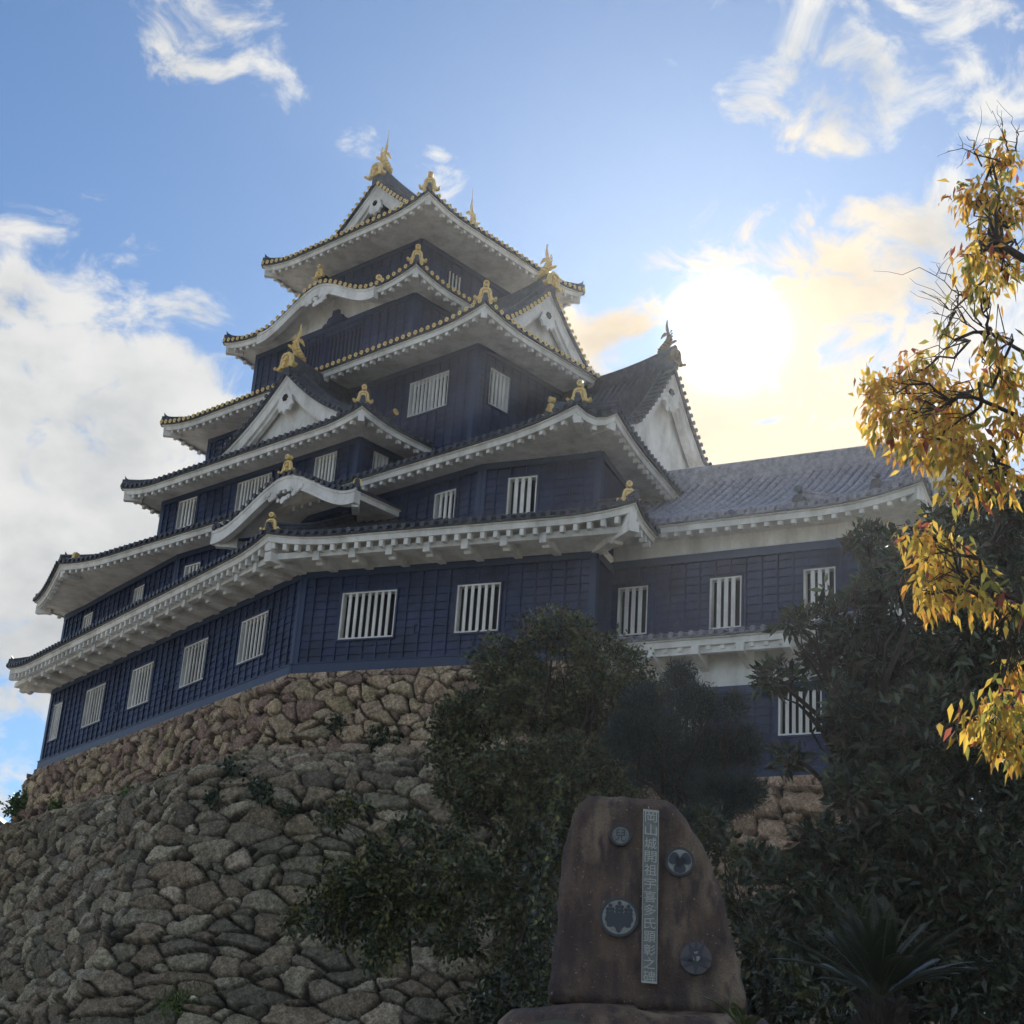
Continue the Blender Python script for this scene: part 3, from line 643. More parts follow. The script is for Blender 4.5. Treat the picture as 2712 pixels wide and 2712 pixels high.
def carved(par, o, ax, oo, s):
    m = MB()
    for k in range(40):
        t = random.uniform(-1, 1); r = (1 - abs(t)) ** .6; q = o + ax * t * .95 * s - Z * random.uniform(0, .42) * r * s + oo * random.uniform(0, .05); m.tube([q, q + oo * .08], random.uniform(.05, .12) * s, 0, 8, cap=0)
    m.build('carved_pendant', [WHITE], par)
carved(k2, KF(v2((KX0 + KX1) / 2, KB + .02, 21.05 + 1.28 - .3)), U, -Vv, 1.0)
# --- third storey
m = MB(); TB = [(-18.44, 5), (-18.44, 1.1), (-7.15, 1.1), (-7.15, 4.2)]
w3 = [(1.1, 2.25, 23.75, 24.95), (4.68, 6.66, 23.75, 24.93), (9.03, 10.21, 23.75, 24.94)]
p3 = wall_face(m, KF, TB[1], TB[2], 22.4, 25.24, w3); w3r = [(.66, 1.4, 24.0, 24.93)]
p3r = wall_face(m, KF, TB[2], TB[3], 22.4, 25.24, w3r); wall_face(m, KF, TB[0], TB[1], 22.4, 25.24, [])
m.build('third_storey_wall', [NAVY, TRIM], keep)
window(keep, KF, *p3, *w3[0], nb=4); window(keep, KF, *p3, *w3[1], nb=9); window(keep, KF, *p3, *w3[2], nb=5); window(keep, KF, *p3r, *w3r[0], nb=3)
R3P = [(-19.7, 4.5), (-19.7, -.12), (-5.85, -.12), (-5.85, 4.0)]
r3, inf3 = roof(keep, KF, R3P, 3.8, prof_fn([(0, 0), (1.2, .5), (3.8, 2.0)]), 25.12, up=.3, Lc=2.2, caps=0, soff=1.9, sz=.08)
gable(keep, KF, (-10.8, .75), (0, -1), 3.35, 26.05, 28.55, 3.2, capg=False, slopes=True, conc=.35, fishs=.95, pend=1.1, lift=.3)
# --- fourth storey
m = MB(); z4 = 29.1
w4 = [(11.95, 13.97, 26.95, 28.38)]
p4 = wall_face(m, KF, (-19.3, 3.5), (-4.0, 3.5), 23.0, z4, w4); w4r = [(.66, 1.72, 26.95, 28.4)]
p4r = wall_face(m, KF, (-4.0, 3.5), (-4.0, 12.8), 23.0, z4, w4r); wall_face(m, KF, (-19.3, 12.8), (-19.3, 3.5), 23.0, z4, [])
m.build('fourth_storey_wall', [NAVY, TRIM], keep)
window(keep, KF, *p4, *w4[0], nb=9, shutter=(.42, .55)); window(keep, KF, *p4r, *w4r[0], nb=4, shutter=(.62, .95))
R4P = [(-20.75, 9.0), (-20.75, 1.95), (-2.35, 1.95), (-2.35, 13.6)]
r4, inf4 = roof(keep, KF, R4P, 3.0, prof_fn([(0, 0), (1.6, .7), (3.0, 1.7)]), 28.98, up=.34, Lc=2.6, caps=2, soff=2.2, sz=.08)
gable(keep, KF, (-4.95, 7.9), (1, 0), 3.7, 30.3, 33.5, 3.9, capg=True, slopes=True, conc=.3, fishs=1.0, pend=1.1, lift=.35, spread=.5)
# --- fifth storey
m = MB(); z5 = 33.0
w5 = [(2.2, 4.2, 30.6, 32.6), (4.4, 6.6, 30.6, 32.6)]
p5 = wall_face(m, KF, (-17.9, 4.3), (-8.47, 4.3), 29.2, z5, w5); p5r = wall_face(m, KF, (-8.47, 4.3), (-8.47, 11.4), 29.2, z5, []); wall_face(m, KF, (-17.9, 11.4), (-17.9, 4.3), 29.2, z5, [])
m.build('fifth_storey_wall', [NAVY, TRIM], keep)
for w in w5: window(keep, KF, *p5, *w, nb=8, mats=(TRIM, TRIM), bw=.04)
k5c, k5w, k5h = 5.75, 3.55, 1.22
R5P = [(-18.95, 9.0), (-18.95, 3.2), (-7.4, 3.2), (-7.4, 12.4)]
r5, inf5 = roof(keep, KF, R5P, 2.2, prof_fn([(0, 0), (1.2, .5), (2.2, 1.1)]), 32.88, up=.34, Lc=2.2, caps=2, soff=1.35, sz=.1, bump={1: kara(5.85, k5w, k5h)})
m = MB(); xx = np.linspace(-16.7, -9.5, 26); zt = 32.98 + kara(5.85, k5w, k5h)(xx + 18.95) + .05
m.grid(np.array([KF(np.c_[xx, xx * 0 + 4.26], np.full_like(xx, 32.9)), KF(np.c_[xx, xx * 0 + 4.26], zt)]), 0, False); m.build('gable_wall', [WHITE], r5)
m = MB(); m.prism([(-.75, 0), (-.62, .12), (-.5, .1), (-.42, .3), (-.2, .36), (-.16, .6), (.16, .6), (.2, .36), (.42, .3), (.5, .1), (.62, .12), (.75, 0)], KF(v2(-12.9, 4.22, 32.95)), U, Z, -Vv * .12); m.build('strut', [NAVY], keep)
carved(r5, KF(v2(-13.1, 3.24, 32.88 + k5h - .3)), U, -Vv, .95)
# --- sixth storey
m = MB(); z6 = 36.22
w6 = [(1.6, 2.3, 34.4, 35.6), (3.2, 3.9, 34.4, 35.6)]
p6 = wall_face(m, KF, (-15.0, 5.2), (-9.35, 5.2), 32.6, z6, w6, lap=.9, bat=.55); w6r = [(1.5, 2.6, 34.2, 35.6)]
p6r = wall_face(m, KF, (-9.35, 5.2), (-9.35, 10.6), 32.6, z6, w6r, lap=.9, bat=.55); wall_face(m, KF, (-15.0, 10.6), (-15.0, 5.2), 32.6, z6, [], lap=.9); wall_face(m, KF, (-9.35, 10.6), (-15.0, 10.6), 32.6, z6, [], lap=.9)
m.build('sixth_storey_wall', [NAVY, TRIM], keep)
for w in w6: window(keep, KF, *p6, *w, nb=3, mats=(TRIM, TRIM), bw=.035)
window(keep, KF, *p6r, *w6r[0], nb=4, mats=(TRIM, WHITE), bw=.022)
R6P = [(-17.15, 3.3), (-7.2, 3.3), (-7.2, 13.0), (-17.15, 13.0)]
r6, inf6 = roof(keep, KF, R6P, 4.95, prof_fn([(0, 0), (1.9, .95), (3.4, 2.15), (4.95, 3.55)]), 36.1, up=.36, Lc=2.4, caps=2, soff=2.2, sz=.1, closed=True, Dg={(0, 0): 1.9, (0, 1): 1.9, (1, 0): 1.9, (1, 1): 1.9, (2, 0): 1.9, (2, 1): 1.9, (3, 0): 1.9, (3, 1): 1.9}, Ds={0: 1.95, 2: 1.95})
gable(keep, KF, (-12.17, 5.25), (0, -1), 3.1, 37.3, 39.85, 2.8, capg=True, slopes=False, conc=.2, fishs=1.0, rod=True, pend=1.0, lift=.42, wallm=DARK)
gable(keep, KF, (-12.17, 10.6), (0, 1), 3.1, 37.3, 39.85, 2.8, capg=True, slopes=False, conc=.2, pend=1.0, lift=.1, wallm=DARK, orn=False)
fish(keep, KF(v2(-12.17, 10.8, 40.35)), Vv, s=.95, rod=True)

def corner_orn(inf, F, k, s=.62, gold=True, dz=.22, inset=.12, tilt=0, face=None, disc=True):
    poly, dirs, z, up = inf; n = len(poly); d0, d1 = dirs[(k - 1) % len(dirs)], dirs[k % len(dirs)]
    inn = v2(-d0[1], d0[0]) + v2(-d1[1], d1[0]); inn /= np.linalg.norm(inn); p = poly[k] + inn * inset
    f = face if face is not None else F(np.append(-inn, 0)) - F(v2(0, 0, 0))
    ornament(keep, F(np.append(p, z + up + dz)), f, s=s, gold=gold, tilt=tilt, disc=disc)
def corner_horn(inf, F, k, s=.6, par=None):
    poly, dirs, z, up = inf; d0, d1 = dirs[(k - 1) % len(dirs)], dirs[k % len(dirs)]
    inn = v2(-d0[1], d0[0]) + v2(-d1[1], d1[0]); inn /= np.linalg.norm(inn); p = poly[k] + inn * .2
    horn(par or keep, F(np.append(p, z + up + .12)), F(np.append(-inn, 0)) - F(v2(0, 0, 0)), s)
corner_orn(inf1, KF, 2, s=.62, dz=.12, face=U * .42 - Vv * .9); corner_orn(inf1, KF, 3, s=.68, dz=.14, inset=.5, face=U * .66 - Vv * .75); corner_horn(inf1, KF, 1, .8)
corner_orn(inf2, KF, 3, s=.72, dz=.2, inset=.3); corner_horn(inf2, KF, 1, .5); 
horn(keep, KF(v2(-21.9, -.6, 22.75)), KF(v2(-.5, -1, 0)) - KF(v2(0, 0, 0)), 1.0); ornament(keep, KF(v2(-21.6, -.5, 22.72)), -Vv * .4 - U, s=.7, gold=True, disc=False)
ornament(keep, KF(v2(3.1, -.55, 22.75)), -Vv - U * .5, s=.62, tilt=.25)
disc_tile(keep, KF(v2(4.75, .75, 22.85)), U * .5 - Vv * .8, r=.14)
corner_orn(inf3, KF, 2, s=.68, dz=.15); corner_horn(inf3, KF, 1, .8)
disc_tile(keep, KF(v2(-6.0, 1.6, 26.1)), U * .9 + Vv * .1 + Z * .3, r=.13)
corner_orn(inf4, KF, 2, s=.78, dz=.15); corner_horn(inf4, KF, 1, .85); corner_horn(inf4, KF, 3, .6)
corner_orn(inf5, KF, 2, s=.74, dz=.15); corner_horn(inf5, KF, 1, .85)
corner_orn(inf6, KF, 1, s=.8, dz=.15); corner_horn(inf6, KF, 0, .9); corner_horn(inf6, KF, 2, .9)
ornament(keep, KF(v2(-12.95, 3.0, 34.6)), -Vv, s=.62); disc_tile(keep, KF(v2(-9.35, 3.1, 33.4)), U * .8 - Vv * .5, r=.13)
ornament(keep, KF(v2(-7.15, -2.05, 22.75)), -Vv, s=.66); disc_tile(keep, KF(v2(-3.6, -1.95, 21.55)), U * .8 - Vv * .6, r=.14)
disc_tile(keep, KF(v2(-7.75, 5.2, 36.95)), U * .8 - Vv * .5 + Z * .2, r=.1, ln=.25)
for (a, b, z, dr, hh) in ((-12.95, 3.1, 34.5, Vv, .28), (-7.15, -1.95, 22.65, Vv, .3)):    # ridges running back from the undulating gables
    m = MB(); q = KF(v2(a, b, z)); pts = np.array([q + dr * t + Z * (.0 if t > .9 else .12 * (1 - t)) for t in np.linspace(0, 1.9, 8)]); m.tube(pts, .13, 0, 8, cap=0); m.tube(pts + Z * .17, .09, 0, 8, cap=0); m.build('ridge', [TILE], keep)

# ================================================================== the attached turret
tur = thing('corner_turret', 'low black turret with long grey tiled roof joined to the keep on the right', 'castle turret', TF(np.array([4.0, 3.0, 11.9])))
m = MB()
wt = [(.24, 1.22, 16.6, 18.15), (3.19, 4.18, 16.57, 18.17), (6.05, 7.0, 16.57, 18.17)]
pt = wall_face(m, TF, (0, 0), (7.65, 0), 16.2, 18.98, wt, corner=(0, 1)); wall_face(m, TF, (7.65, 0), (7.65, 8), 12, 18.98, [], board=True)
m.build('upper_wall', [NAVY, TRIM], tur)
for i, w in enumerate(wt): window(tur, TF, *pt, *w, nb=3, bw=.06)
gunport(tur, TF, *pt, 2.15, 16.85); gunport(tur, TF, *pt, 5.2, 16.85)
m = MB(); m.add([TF(v2(0, 0, 18.98)), TF(v2(7.65, 0, 18.98)), TF(v2(7.65, 0, 19.6)), TF(v2(0, 0, 19.6)), TF(v2(7.65, 8, 18.98)), TF(v2(7.65, 8, 19.6))], [(0, 1, 2, 3), (1, 4, 5, 2)]); m.build('plaster_band', [WHITE], tur)
m = MB(); wl = [(5.5, 6.75, 13.1, 14.48), (2.4, 3.35, 13.1, 14.48)]
pl = wall_face(m, TF, (0, -.6), (7.65, -.6), 11.95, 14.6, wl, corner=(0, 1), plinth=.2); wall_face(m, TF, (7.65, -.6), (7.65, 3), 11.95, 14.6, [])
m.build('lower_wall', [NAVY, TRIM], tur)
for w in wl: window(tur, TF, *pl, *w, nb=5 if w[0] > 5 else 3)
m = MB(); m.add([TF(v2(0, -.6, 14.6)), TF(v2(7.65, -.6, 14.6)), TF(v2(7.65, -.6, 16.0)), TF(v2(0, -.6, 16.0))], [(0, 1, 2, 3)]); m.build('plaster_band', [WHITE], tur)
pt2 = prof_fn([(0, 0), (1.4, .75), (3.0, 1.8), (5.2, 3.45)])
TP = [(-2.6, -1.05), (9.8, -1.05), (9.8, 9.3)]
rt, inft = roof(tur, TF, TP, 5.15, pt2, 19.42, up=.45, Lc=3.2, caps=0, soff=2.6, sz=.1, tile=GTILE, rs=.30, teeth=.4, Dg={(0, 1): 1.45, (1, 0): 1.45}, Ds={1: 1.5}, capr=.1)
gable(tur, TF, (9.3, 4.1), (math.cos(R(-20)), math.sin(R(-20))), 3.9, 20.5, 23.15, 1.7, tile=GTILE, capg=False, slopes=True, conc=.3, orn=True, goldorn=False, fishs=.5, lift=.35, rh=.55)
rs_, infs = roof(tur, TF, [(.05, -1.6), (8.6, -1.6), (8.6, 2)], 1.75, prof_fn([(0, 0), (1.9, .62)]), 15.62, up=.2, Lc=2, caps=0, soff=1.2, sz=.05, tile=GTILE, teeth=.42, tl=.4)
for k in range(6):
    m = MB(); x = .5 + k * 1.35; m.prism([(0, 15.7), (0, 15.1), (.5, 15.25), (.95, 15.36), (.95, 15.62)], TF(v2(x, -.6, 0)), TF(v2(0, -1, 0)) - TF(v2(0, 0, 0)), Z, Tt * .22); m.build('eave_bracket', [WHITE], rs_)
m = MB(); m.obox(TF(v2(4.2, -1.3, 15.52)), Tt * 4.0, Tn * .09, Z * .1); m.build('eave_beam', [WHITE], rs_)
m = MB(); rr_ = np.array([TF(v2(x, 4.1, 23.15)) for x in np.linspace(-2, 8.2, 12)])
for (hw, h1) in ((.17, .15), (.13, .32), (.1, .5)): m.grid(np.array([[q - Tn * hw - Z * .12, q - Tn * hw + Z * h1, q + Tn * hw + Z * h1, q + Tn * hw - Z * .12] for q in rr_]), 0, False, True)
m.tube(rr_ + Z * .55, .1, 0, 8, cap=0); m.build('ridge', [GTILE], tur)
# grey end ornaments and the short corner ridge on the near slope
for (x, y, z, s) in ((6.1, -.75, 19.78, .8), (8.1, .35, 20.6, .6)): ornament(tur, TF(v2(x, y, z)), -Tn - Tt * .3, s=s, gold=False, disc=True)
m = MB(); pa = np.array([TF(v2(6.2 + t * 2.0, -.7 + t * 1.0, 19.95 + .35 * t * t + .25 * (1 - t) ** 2)) for t in np.linspace(0, 1, 8)]); m.tube(pa, .13, 0, 8); m.tube(pa + Z * .16, .09, 0, 8); m.build('hip_ridge', [GTILE], tur)
m = MB(); m.obox(TF(v2(9.2, 1.2, 15.2)), Tt * 1.3, Tn * .2, Z * 3.0); m.obox(TF(v2(9.2, 1.2, 18.3)), Tt * 1.4, Tn * .5, Z * .1, 1); m.build('side_wall', [WHITE, GTILE], tur)

# ================================================================== stone walls
def stone_wall(name, F, pts, offs_fn, H, step, sw, sh, label, cat, colfn, seedn, fac=None, ext=None):
    rg = np.random.default_rng(seedn); pts = [v2(*p) for p in pts]; n = len(pts); M = []
    for i in range(n):
        ds = []
        for j in ((i - 1, i), (i, i + 1)):
            if j[0] < 0 or j[1] >= n: continue
            d = pts[j[1]] - pts[j[0]]; d /= np.linalg.norm(d); ds.append(v2(d[1], -d[0]))
        M.append(ds[0] if len(ds) == 1 else (ds[0] + ds[1]) / (1 + ds[0] @ ds[1]))
    M = np.array(M); PT = np.array(pts); seg = np.linalg.norm(np.diff(PT, axis=0), axis=1) * 1.12; cum = np.concatenate([[0], np.cumsum(seg)]); Ltot = cum[-1]
    fac = np.ones(n) if fac is None else np.asarray(fac, float)
    # arc length down the wall
    hh = np.linspace(0, H, 400); oo = offs_fn(hh, 1.0); sl = np.concatenate([[0], np.cumsum(np.hypot(np.diff(hh), np.diff(oo)))]); SL = sl[-1]
    ns, nh = int(Ltot / step), int(SL / step); S, T = np.meshgrid(np.linspace(0, Ltot, ns), np.linspace(0, SL, nh), indexing='ij')
    cols, rows_ = int(Ltot / sw) + 3, int(SL / sh) + 3
    ci, rj = np.meshgrid(np.arange(cols), np.arange(rows_), indexing='ij')
    sx = (ci - 1 + .5 * (rj % 2)) * sw + rg.uniform(-.42, .42, ci.shape) * sw; sy = (rj - 1) * sh + rg.uniform(-.42, .42, ci.shape) * sh + .12 * np.sin(ci * 1.7) * sh
    wt = rg.uniform(-1, 1, ci.shape) * .2 * sw; wt -= (rg.random(ci.shape) < .25) * .3 * sw
    asp = rg.uniform(.8, 1.6, ci.shape); fa = rg.uniform(0, math.pi, ci.shape); fo_ = rg.normal(0, .1, ci.shape); hgt = rg.uniform(-.08, .08, ci.shape); tx, ty = rg.normal(0, .17, ci.shape), rg.normal(0, .22, ci.shape); shade_ = rg.random((3,) + ci.shape)
    wx = .09 * np.sin(S * 2.3 + T * 1.1) + .05 * np.sin(S * 5.1 - T * 4.3); wy = .07 * np.sin(S * 3.1 + 1.3 * T + 1); SS, TT = S + wx, T + wy
    gi, gj = np.round(SS / sw + 1).astype(int), np.round(TT / sh + 1).astype(int)
    f1 = np.full(S.shape, 1e9); f2 = f1.copy(); best = np.zeros(S.shape, int)
    for di in range(-2, 3):
        for dj in range(-2, 3):
            a, b = np.clip(gi + di, 0, cols - 1), np.clip(gj + dj, 0, rows_ - 1); idx = a * rows_ + b
            dx, dy = (SS - sx[a, b]) / asp[a, b] / 1.12, (TT - sy[a, b]) * 1.1; d = np.hypot(dx, dy) - wt[a, b]
            nb_ = idx != best; dup = (~nb_) & (f1 < 1e8); lt = (d < f1) & ~dup
            f2 = np.where(lt, f1, np.where((d < f2) & ~dup, d, f2)); best = np.where(lt, idx, best); f1 = np.where(lt, d, f1)
    e = np.clip((f2 - f1 - .018) / (.065), 0, 1); bi, bj = best // rows_, best % rows_
    prof_ = 1 - (1 - e) ** 4
    disp = .30 * prof_ + (hgt.ravel()[best] + tx.ravel()[best] * (SS - sx.ravel()[best]) + ty.ravel()[best] * (TT - sy.ravel()[best])) * np.clip(e * 2, 0, 1) - .09
    lx, ly = SS - sx.ravel()[best], TT - sy.ravel()[best]; ca_, sa_ = np.cos(fa.ravel()[best]), np.sin(fa.ravel()[best])
    disp -= (.20 * np.abs(ca_ * lx + sa_ * ly - fo_.ravel()[best]) + .12 * np.abs(-sa_ * lx + ca_ * ly + fo_.ravel()[best] * .7)) * prof_ - .05
    disp += (.022 * np.sin(S * 9.1 + T * 3 + 2 * np.sin(T * 5)) * np.sin(T * 11 + S * 2) + rg.normal(0, .016, S.shape)) * prof_
    t_ = np.clip(np.searchsorted(cum, S.ravel(), side='right') - 1, 0, n - 2).reshape(S.shape); fr = (S - cum[t_]) / seg[t_]
    h = np.interp(T, sl, hh); fk = fac[t_] * (1 - fr) + fac[t_ + 1] * fr
    base = PT[t_] * (1 - fr[..., None]) + PT[t_ + 1] * fr[..., None]; mi = M[t_] * (1 - fr[..., None]) + M[t_ + 1] * fr[..., None]
    o = offs_fn(h, fk); P = F(base + mi * o[..., None], ZTOP[name] - h)
    nn = np.cross(np.gradient(P, axis=0), np.gradient(P, axis=1)); nn /= np.linalg.norm(nn, axis=2)[..., None] + 1e-9; nn *= np.sign(np.sum(nn * (CAM - P), axis=2))[..., None]
    disp = np.where(h < .35, np.minimum(disp, -.02 + .2 * h), disp); P = P + nn * disp[..., None]
    c = colfn(S, T, shade_.reshape(3, -1)[:, best], rg); c = 1.6 * c * (.05 + .95 * np.clip(e * 1.1, 0, 1) ** .8)[..., None] * (.82 + .18 * np.sin(S * 31 + T * 7) * np.sin(T * 23 - S * 5))[..., None]
    mb = MB(); mb.grid(P, 0, True); mb.c.append(c.reshape(-1, 3)); ob = mb.build(name, [STONE], org=F(np.array([*pts[1], 0]))); return tag(ob, label, cat)
ZTOP = {'stone_wall': 15.42, 'stone_wall.001': 11.95}
def offs(h, fk):
    led = np.clip((h - 2.4) / 1.8, 0, 1); led = led * led * (3 - 2 * led)
    return .06 + .17 * h + 1.9 * fk * led + .24 * np.clip(h - 3.2, 0, 99)
def colk(S, T, r, rg):
    up_ = np.clip(1 - (T - 2.6) / .9, 0, 1)[..., None]
    warm = np.stack([.29 + .17 * r[0], .21 + .125 * r[0] + .03 * r[1], .145 + .085 * r[0] + .03 * r[2]], -1)
    red = np.stack([.21 + .08 * r[1], .145 + .055 * r[1], .115 + .045 * r[1]], -1); warm = np.where((r[2] > .72)[..., None], red, warm)
    grey = np.stack([.12 + .26 * r[0]**1.8, .108 + .24 * r[0]**1.8 + .01 * r[1], .09 + .19 * r[0]**1.8], -1); brown = np.stack([.15 + .13 * r[1], .122 + .11 * r[1], .092 + .085 * r[1]], -1)
    low = np.where((r[2] > .62)[..., None], brown, grey); moss = np.clip(np.sin(S * .7 + 2) * np.sin(T * .5 + S * .23) * 1.6 - .3, 0, 1)[..., None] * .15
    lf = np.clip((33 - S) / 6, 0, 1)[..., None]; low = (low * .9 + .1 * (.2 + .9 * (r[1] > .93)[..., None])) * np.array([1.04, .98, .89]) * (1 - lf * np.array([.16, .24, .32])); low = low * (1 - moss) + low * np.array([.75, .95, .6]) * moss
    return warm * up_ + low * (1 - up_)
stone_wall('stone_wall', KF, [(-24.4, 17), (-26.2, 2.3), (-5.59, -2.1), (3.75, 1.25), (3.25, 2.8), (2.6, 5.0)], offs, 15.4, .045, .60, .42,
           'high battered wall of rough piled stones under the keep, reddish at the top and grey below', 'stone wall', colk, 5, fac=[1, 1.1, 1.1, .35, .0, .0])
stone_wall('stone_wall.001', TF, [(-4.0, -.5), (7.75, -.72), (7.75, 6)], lambda h, fk: .08 + .2 * h, 11.9, .07, .8, .55,
           'warm brown stone base under the turret behind the trees', 'stone wall', lambda S, T, r, rg: np.stack([.36 + .12 * r[0], .25 + .09 * r[0], .17 + .07 * r[0]], -1), 9)

# ================================================================== plants
def leaves(mb, pos, dirs, ln, wd, cols, rg, fold=.25, droop=0.):
    n = len(pos); dirs = dirs / (np.linalg.norm(dirs, axis=1)[:, None] + 1e-9); rv = rg.normal(0, 1, (n, 3)); sd_ = np.cross(dirs, rv); sd_ /= np.linalg.norm(sd_, axis=1)[:, None] + 1e-9; nn = np.cross(sd_, dirs)
    L = (ln * rg.uniform(.6, 1.2, n))[:, None]; w = L * wd
    b = pos; t = pos + dirs * L - Z * droop * L; md = pos + dirs * L * .45
    V = np.stack([b, md + sd_ * w + nn * w * fold, t, md - sd_ * w + nn * w * fold], 1).reshape(-1, 3)
    k = mb.n; i = np.arange(n) * 4 + k; F_ = np.stack([np.stack([i, i + 1, i + 2], 1), np.stack([i, i + 2, i + 3], 1)], 1).reshape(-1, 3)
    mb.v.append(V); mb.f += [tuple(q) for q in F_.tolist()]; mb.m += [0] * (2 * n); mb.sm += [False] * (2 * n); mb.n += 4 * n; mb.c.append(np.repeat(cols, 4, axis=0))
def crown(clumps, D, dens, ln, wd, colfn, seedn, rosette=8, depth=.8, updir=.5, inner=.35, droop=.1, spread=.12, hang=0.):
    """leaf clusters through the volume of many overlapping ellipsoids"""
    rg = np.random.default_rng(seedn); mb = MB(); cs = []
    for (x, y, rx, ry) in clumps:
        d = D + rg.uniform(-.7, .7) * depth * 1.6; c = at(x, y, d); a, b = rx * d / FPX, ry * d / FPX; cs.append((c, a, b))
        nr_ = int(dens * a * b * 4 / rosette) + 3
        v = rg.normal(0, 1, (nr_, 3)); v /= np.linalg.norm(v, axis=1)[:, None]; rr = rg.uniform(inner, 1.0, nr_) ** .6 * (1 + .22 * np.sin(v[:, 0] * 5 + x) * np.sin(v[:, 2] * 6 + y))
        p = c + v * rr[:, None] * np.array([a, (a + b) / 2 * depth, b])
        od = v + Z * updir + rg.normal(0, .35, (nr_, 3)) - Z * hang; tone = rg.random(nr_)
        P = np.repeat(p, rosette, 0); O = np.repeat(od, rosette, 0) / 1.5 + rg.normal(0, .75, (nr_ * rosette, 3)) - Z * hang * .6
        P = P + rg.normal(0, spread, P.shape); C = colfn(np.repeat(tone, rosette), rg.random(len(P)), rg, np.repeat(v[:, 2], rosette))
        leaves(mb, P, O, ln, wd, C, rg, droop=droop)
    return mb, cs
def limb(mb, a, b, r0, r1, rg, wob=.12, n=7):
    a, b = np.asarray(a, float), np.asarray(b, float); t = np.linspace(0, 1, n)[:, None]; L = np.linalg.norm(b - a); w = rg.normal(0, wob * L * .3, (n, 3)) * np.sin(t * math.pi); p = a + (b - a) * t + w + Z * np.sin(t * math.pi) * L * .06
    mb.tube(p, np.linspace(r0, r1, n), 0, 7); return p
def tree(name, label, cat, D, clumps, base, dens, ln, wd, colfn, seedn, r=.16, group=None, leafm=None, forkz=.45, trunk=True, twigs=3, **kw):
    mb, cs = crown(clumps, D, dens, ln, wd, colfn, seedn, **kw); rg = np.random.default_rng(seedn + 100)
    base = np.asarray(base, float); th = thing(name, label, cat, base, group)
    mb.build('crown', [leafm or LEAFD], th)
    if trunk:
        tm = MB(); C = np.mean([c[0] for c in cs], axis=0); top = max(c[0][2] for c in cs); fork = base + (C - base) * np.array([.5, .5, 0]) + Z * (top - base[2]) * forkz
        limb(tm, base, fork, r, r * .75, rg, .06); tm.build('trunk', [BARK], th); bm_ = MB()
        for (c, a, b) in cs:
            p = limb(bm_, fork if c[2] > fork[2] else base + (fork - base) * max(.15, (c[2] - base[2]) / (fork[2] - base[2]) * .7), c, r * .42, r * .1, rg, .2)
            for _ in range(twigs):
                v = rg.normal(0, 1, 3); v /= np.linalg.norm(v); limb(bm_, p[rg.integers(3, 6)], c + v * np.array([a, a * .7, b]) * .9, r * .14, r * .03, rg, .2, 5)
        bm_.build('branches', [BARK], th)
    return th
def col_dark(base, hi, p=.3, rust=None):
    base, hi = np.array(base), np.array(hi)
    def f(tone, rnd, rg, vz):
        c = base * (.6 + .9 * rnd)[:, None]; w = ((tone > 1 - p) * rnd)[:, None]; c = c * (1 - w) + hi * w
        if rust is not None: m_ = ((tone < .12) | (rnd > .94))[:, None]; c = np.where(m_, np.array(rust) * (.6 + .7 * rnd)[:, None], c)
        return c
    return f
gz = lambda x, y: float(bankz(x, y))
tree('broadleaf_tree', 'bushy small-leaved evergreen tree rising behind the rock monument and before the first storey', 'tree', 37,
     [(1480, 1675, 110, 62), (1345, 1765, 105, 75), (1600, 1765, 110, 85), (1260, 1890, 95, 70), (1420, 1870, 150, 100), (1590, 1880, 130, 95), (1700, 1835, 80, 55), (1190, 1910, 55, 50), (1210, 2000, 85, 70), (1330, 2060, 115, 80), (1480, 1990, 85, 50),
      (1520, 2090, 120, 80), (1640, 2010, 80, 70), (1420, 2200, 105, 75), (1560, 2190, 85, 70), (1340, 2320, 85, 70), (1450, 2330, 55, 110), (1400, 2440, 80, 70), (1310, 2420, 60, 45), (1370, 2540, 80, 60), (1430, 2620, 60, 60), (1260, 2150, 70, 50), (1650, 2110, 60, 60), (1200, 2090, 55, 40), (1250, 2300, 75, 60), (1200, 2490, 60, 50), (1300, 2640, 60, 50)],
     (.9, 37.5, 2.9), 1000, .14, .27, col_dark((.042, .062, .028), (.22, .215, .09), .42, (.10, .075, .045)), 3, r=.2, forkz=.5, depth=.8, spread=.09, rosette=7)
tree('broadleaf_tree.001', 'large dark glossy-leaved evergreen tree filling the right side below the turret roof', 'tree', 24,
     [(2300, 1440, 60, 50), (2340, 1560, 85, 55), (2600, 1400, 150, 95), (2480, 1500, 140, 95), (2690, 1560, 110, 130), (2250, 1640, 100, 75), (2110, 1650, 50, 30), (2200, 1750, 85, 65), (2060, 1795, 62, 40), (2350, 1760, 140, 110), (2550, 1700, 150, 120),
      (2700, 1800, 100, 130), (2230, 1870, 45, 75), (2310, 1950, 100, 110), (2480, 1930, 150, 130), (2650, 2000, 120, 140), (2260, 2090, 75, 70), (2090, 2010, 45, 28), (2400, 2130, 120, 100), (2580, 2180, 140, 110), (2170, 2230, 70, 60), (2300, 2280, 110, 90),
      (2480, 2340, 130, 100), (2650, 2370, 110, 120), (2090, 2340, 80, 80), (2240, 2430, 90, 70), (2420, 2480, 110, 70), (2600, 2530, 110, 90), (2010, 2290, 55, 45), (2700, 2640, 80, 90), (2040, 2450, 70, 60), (2690, 1330, 70, 50), (2560, 2640, 90, 60), (2150, 2540, 70, 50)],
     (5.6, 24.2, 2.87), 900, .21, .17, col_dark((.032, .048, .028), (.11, .135, .075), .45, (.075, .055, .035)), 4, r=.2, forkz=.4, depth=.85, rosette=9, spread=.05)
